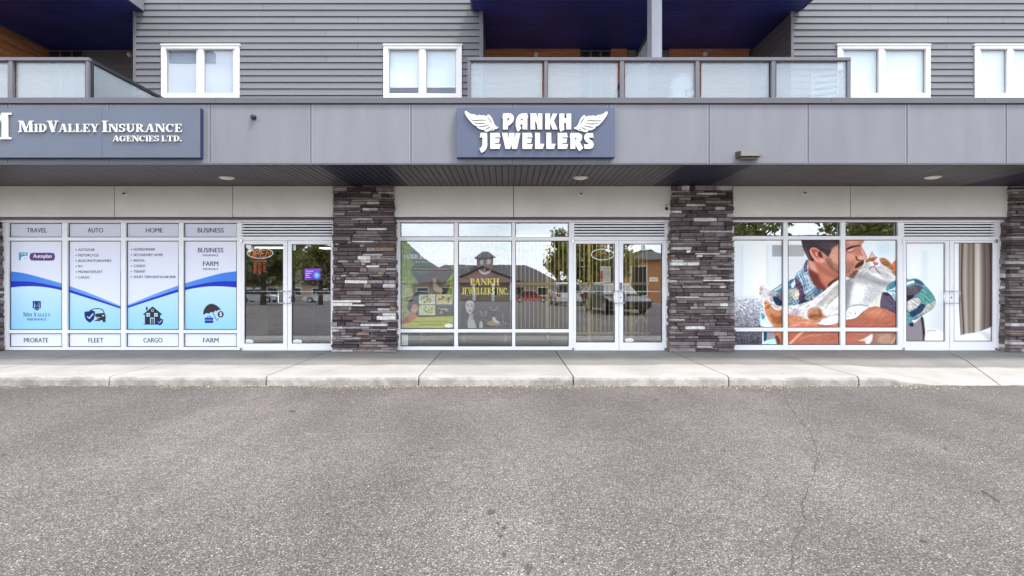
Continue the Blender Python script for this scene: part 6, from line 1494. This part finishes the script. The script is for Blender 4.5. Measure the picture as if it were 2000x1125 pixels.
def tree(x, y, h, r, label, leafm='leaf', n=2600, kind='round', seed=0):
    rr = random.Random(seed); t = empty('street_tree', (x, y, 0), label=label, cat='tree'); t.location.z = gz(y)
    m = MB(); top = h * .8; m.tube([(x, y, 0), (x + .05, y, h * .25), (x - .05, y + .05, h * .5), (x, y, top)], [r * .08, r * .065, r * .05, .02], 8)
    cl = []
    for k in range(22):
        an = rr.uniform(0, 6.28); z0 = h * rr.uniform(.22, .65); q = 1 - ((z0 / h) if kind == 'cone' else 0)
        ex = r * rr.uniform(.5, .95) * (q if kind == 'cone' else 1); z1 = min(h * .97, z0 + h * rr.uniform(.05, .3))
        e = (x + ex * math.cos(an), y + ex * math.sin(an), z1); m.tube([(x, y, z0), ((x + e[0]) / 2, (y + e[1]) / 2, (z0 + z1) / 2 + .1), e], [r * .03, r * .02, .012], 5)
        cl.append((e, r * rr.uniform(.22, .42))); cl.append((((x + e[0]) / 2, (y + e[1]) / 2, (z0 + z1) / 2 + .3), r * .3))
    cl.append(((x, y, h * .9), r * .3)); m.build('trunk', M['bark'], t)
    L = MB()
    for i in range(n):
        (cx, cy, cz), cr = rr.choice(cl); d = Vector((rr.gauss(0, 1), rr.gauss(0, 1), rr.gauss(0, .8))).normalized() * cr * rr.uniform(.4, 1.1)
        p = Vector((cx, cy, cz)) + d; s_ = rr.uniform(.10, .24) * (r / 2.5) ** .5
        u = Vector((rr.gauss(0, 1), rr.gauss(0, 1), rr.gauss(0, 1))).normalized() * s_; v = u.cross(Vector((rr.gauss(0, 1), rr.gauss(0, 1), rr.gauss(0, 1)))).normalized() * s_ * .6
        L.add([tuple(p - u), tuple(p + v), tuple(p + u), tuple(p - v)], [(0, 1, 2, 3)])
    L.build('crown', M[leafm], t)
def refl(px, L): return (px - VX) * (22 + L) / F
tree(refl(512, 24), -24, 6.0, 3.4, 'leafy tree mirrored in the left leaf of the insurance door', 'leaf', 3600, seed=1)
tree(refl(625, 22), -22, 5.6, 2.8, 'leafy tree mirrored in the right leaf of the insurance door', 'leaf2', 3200, seed=2)
tree(refl(1092, 26), -26, 6.6, 1.9, 'slender tree mirrored at the right of the jewellery window', 'leaf', 1700, 'cone', seed=3)
tree(refl(1165, 20), -20, 5.4, 2.8, 'spreading tree mirrored in the left leaf of the jewellery door', 'leaf2', 3000, seed=4)
tree(refl(1470, 18), -18, 7.2, 3.0, 'tall tree mirrored in the glass strip above the cat print at left', 'leaf', 3200, seed=5)
tree(refl(1720, 16), -16, 7.0, 3.6, 'broad tree mirrored in the glass strip above the cat print at right', 'leaf2', 3400, seed=6)
tree(refl(430, 40), -40, 7.0, 3.6, 'farther tree across the road behind the camera on the left', 'leaf', 2600, seed=8)
tree(refl(570, 48), -48, 8.0, 4.2, 'tallest farther tree across the road behind the camera', 'leaf', 2600, seed=9)
M['roofs'] = mat('grey_shingle_roof', (.075, .065, .062), .8, .25, 3, .2, 30)
M['tan'] = mat('tan_stucco', (.45, .33, .22), .8, .1)
M['orange'] = mat('orange_stucco', (.58, .27, .11), .8, .1)
M['pinkstone'] = mat('pinkish_cladding', (.45, .25, .20), .8, .15)
M['dglass'] = mat('dark_window_glass', (.03, .035, .04), .35, .1, spec=.2)
def hip(nm, x0, x1, y0, y1, z0, z1, ov, mt, par, rx=None):
    rx = (y1 - y0) / 2 if rx is None else rx; ym = (y0 + y1) / 2
    x0 -= ov; x1 += ov; y0 -= ov; y1 += ov
    mesh(nm, [(x0, y0, z0), (x1, y0, z0), (x1, y1, z0), (x0, y1, z0), (x0 + rx, ym, z1), (x1 - rx, ym, z1)], [(0, 1, 5, 4), (1, 2, 5), (2, 3, 4, 5), (3, 0, 4), (3, 2, 1, 0)], mt, par)
def shopblock(xc_, L, wd, z_w, z_r, label, wall, cupola=False, gable=False):
    y = -L; b = empty('far_building', (xc_, y, 0), label=label, cat='building'); b.location.z = gz(y)
    x0, x1 = xc_ - wd / 2, xc_ + wd / 2
    box('wall', x0, x1, y - 12, y, 0, z_w, M[wall], b); hip('roof', x0, x1, y - 12, y, z_w + .01, z_r, .8, M['roofs'], b)
    n_ = int(wd / 4)
    for i in range(n_):
        xa = x0 + wd * (i + .2) / n_; f = box('window', xa, xa + 2.2, y + .002, y + .06, .8, z_w - .8, M['alu'], b)
        box('pane', xa + .12, xa + 2.08, y + .061, y + .08, .92, z_w - .92, M['dglass'], f)
    if gable:
        gx0, gx1 = xc_ - 6.2, xc_ + 6.2
        m = MB(); m.prism([(gx0, z_w + .02), (gx1, z_w + .02), (xc_, z_w + 2.6)], y - 6, y + 1.6); m.build('gable', M['pinkstone'], b)
        for s_ in (-1, 1):
            mesh('gable_roof', [(xc_ + s_ * 7, y - 6, z_w - .1), (xc_ + s_ * 7, y + 2, z_w - .1), (xc_, y + 2, z_w + 2.85), (xc_, y - 6, z_w + 2.85), (xc_ + s_ * 7, y - 6, z_w + .1), (xc_ + s_ * 7, y + 2, z_w + .1), (xc_, y + 2, z_w + 3.1), (xc_, y - 6, z_w + 3.1)], [(0, 1, 2, 3), (7, 6, 5, 4), (0, 4, 5, 1), (1, 5, 6, 2), (2, 6, 7, 3), (0, 3, 7, 4)], M['roofs'], b)
        for q in (-5, -1.7, 1.7, 5): box('porch_column', xc_ + q - .25, xc_ + q + .25, y + 1, y + 1.5, 0, z_w, M['paper'], b)
    if cupola:
        cx_ = xc_; box('cupola', cx_ - 1.5, cx_ + 1.5, y - 7.5, y - 4.5, z_r - 1.2, z_r + 1.3, M['pinkstone'], b); hip('cupola_roof', cx_ - 1.5, cx_ + 1.5, y - 7.5, y - 4.5, z_r + 1.31, z_r + 2.6, .5, M['roofs'], b)
        for q in (-.8, .5): box('cupola_window', cx_ + q, cx_ + q + .6, y - 4.49, y - 4.4, z_r + .1, z_r + 1.0, M['paper'], b)
shopblock(refl(945, 80), 80, 26, 3.1, 6.5, 'low plaza with a cupola and pink gable across the road, mirrored in the jewellery window', 'tan', True, True)
shopblock(refl(1285, 52), 52, 9, 5.6, 7.2, 'orange stucco building with a hipped roof, mirrored in the jewellery door', 'orange')
shopblock(refl(600, 76), 76, 24, 3.0, 4.6, 'long tan building beyond the parked white cars', 'tan')
shopblock(refl(1640, 46), 46, 22, 5.4, 8.6, 'wide tan building mirrored in the strip above the cat print', 'tan')
# hills
hv = []; hf = []; rr = random.Random(4)
NX = 60
for j in range(4):
    for i in range(NX + 1):
        x = -900 + 1800 * i / NX; y = -520 - j * 90
        z = (0, 22, 46, 60)[j] * (.55 + .35 * math.sin(i * .31) + .22 * math.sin(i * .83 + 1)) * (1.1 if x < -140 else max(0, (-60 - x) / 80)) + rr.uniform(-2, 2) * (j > 0)
        hv.append((x, y, max(z, -1)))
for j in range(3):
    for i in range(NX):
        p = j * (NX + 1) + i; hf.append((p, p + NX + 1, p + NX + 2, p + 1))
mesh('hills', hv, hf, mat('forested_hill', (.05, .07, .05), .95, .4, .02, .3, .2), None, kind='structure')
mesh('far_ground', [(-1500, -1500, -2.3), (1500, -1500, -2.3), (1500, 60, -2.3), (-1500, 60, -2.3)], [(0, 1, 2, 3)], mat('dry_grass_ground', (.12, .12, .07), .9, .3, .05), None, kind='structure')

# parked cars
M['tyre'] = mat('tyre_rubber', (.02, .02, .02), .8, .1); M['tail'] = mat('red_tail_lamp', (.5, .02, .02), .25, .05); M['headl'] = mat('headlamp', (.75, .78, .8), .1, .03)
def car(x, y, ang, col, label, suv=True):
    pm = mat('car_paint', col, .3, .02, 2, coat=.6)
    c = empty('parked_car', (x, y, gz(y)), label=label, cat='car', group='cars parked behind the camera'); c.rotation_euler.z = R(ang); OR = Vector((0, 0, 0))
    ORG[c.name] = Vector((0, 0, 0))        # parts below are in the car's own frame
    h = 1.62 if suv else 1.45; belt = .98 if suv else .9
    prof = [(-2.25, .38), (-2.28, .62), (-2.2, belt - .02), (-1.95, belt + .02), (.75, belt - .02), (1.4, belt - .08), (2.05, belt - .22), (2.25, .62), (2.25, .36), (1.9, .24), (-1.9, .24)]
    vs = []; n_ = len(prof)
    ring_ = [(-.90, 1), (-.93, .97), (.93, .97), (.90, 1)]
    for wy, k in ((-.82, .93), (-.92, 1.0), (.92, 1.0), (.82, .93)):
        for (a, b) in prof: vs.append((a * (.985 if abs(wy) < .9 else 1), wy, b if b < belt - .3 else b * (1 if abs(wy) < .9 else .97)))
    fs = [tuple(range(n_ - 1, -1, -1)), tuple(range(3 * n_, 4 * n_))]
    for j in range(3):
        for i in range(n_): fs.append((j * n_ + i, j * n_ + (i + 1) % n_, (j + 1) * n_ + (i + 1) % n_, (j + 1) * n_ + i))
    mesh('body', vs, fs, pm, c)
    lo = [(-2.05 if suv else -1.75, -.8), (.95, -.8), (.95, .8), (-2.05 if suv else -1.75, .8)]; hi = [(-1.75 if suv else -1.1, -.62), (.25, -.62), (.25, .62), (-1.75 if suv else -1.1, .62)]
    mesh('windows', [(a, b, belt - .02) for a, b in lo] + [(a, b, h - .06) for a, b in hi], [(0, 1, 5, 4), (1, 2, 6, 5), (2, 3, 7, 6), (3, 0, 4, 7), (4, 5, 6, 7)], M['dglass'], c)
    mesh('roof', [(a * 1.01, b * 1.02, h - .058) for a, b in hi] + [(a * .9, b * .9, h) for a, b in hi], [(0, 1, 5, 4), (1, 2, 6, 5), (2, 3, 7, 6), (3, 0, 4, 7), (4, 5, 6, 7)], pm, c)
    for wx in (-1.38, 1.38):
        for s_ in (-1, 1):
            m = MB(); m.lathe((wx, s_ * .84, .34), [(.27, -.1), (.34, -.08), (.34, .08), (.27, .1)], 'y', 18); wl = m.build('wheel', M['tyre'], c)
            m = MB(); m.lathe((wx, s_ * .84, .34), [(.22, -.105), (.22, .105)], 'y', 12); m.build('rim', M['alu2'], wl)
    for s_ in (-1, 1):
        box('headlight', 2.18, 2.262, s_ * .68 - .18, s_ * .68 + .18, .60, .72, M['headl'], c); box('tail_lamp', -2.285, -2.2, s_ * .74 - .12, s_ * .74 + .12, .7, .9, M['tail'], c)
        box('mirror', .62, .78, s_ * .98 - .08, s_ * .98 + .08, belt, belt + .13, pm, c)
    box('grille', 2.2, 2.268, -.45, .45, .42, .58, M['gasket'], c); box('number_plate', -2.295, -2.27, -.26, .26, .55, .67, M['paper'], c)
car(refl(507, 46), -46, 4, (.75, .75, .75), 'white sport utility car mirrored in the left leaf of the insurance door')
car(refl(632, 44), -44, 176, (.78, .78, .78), 'white sport utility car mirrored in the right leaf of the insurance door')
car(refl(1200, 4.5), -4.5, 82, (.02, .02, .024), 'black sedan parked close behind the camera, mirrored in the jewellery door', False)
car(refl(1104, 17), -17, -92, (.62, .64, .66), 'silver sport utility car seen from its tail, mirrored at the right of the jewellery window')
car(refl(1038, 50), -50, 0, (.45, .05, .04), 'dark red car parked far behind the camera', False)
car(refl(820, 55), -55, 180, (.35, .37, .4), 'grey sedan parked far behind the camera on the left', False)
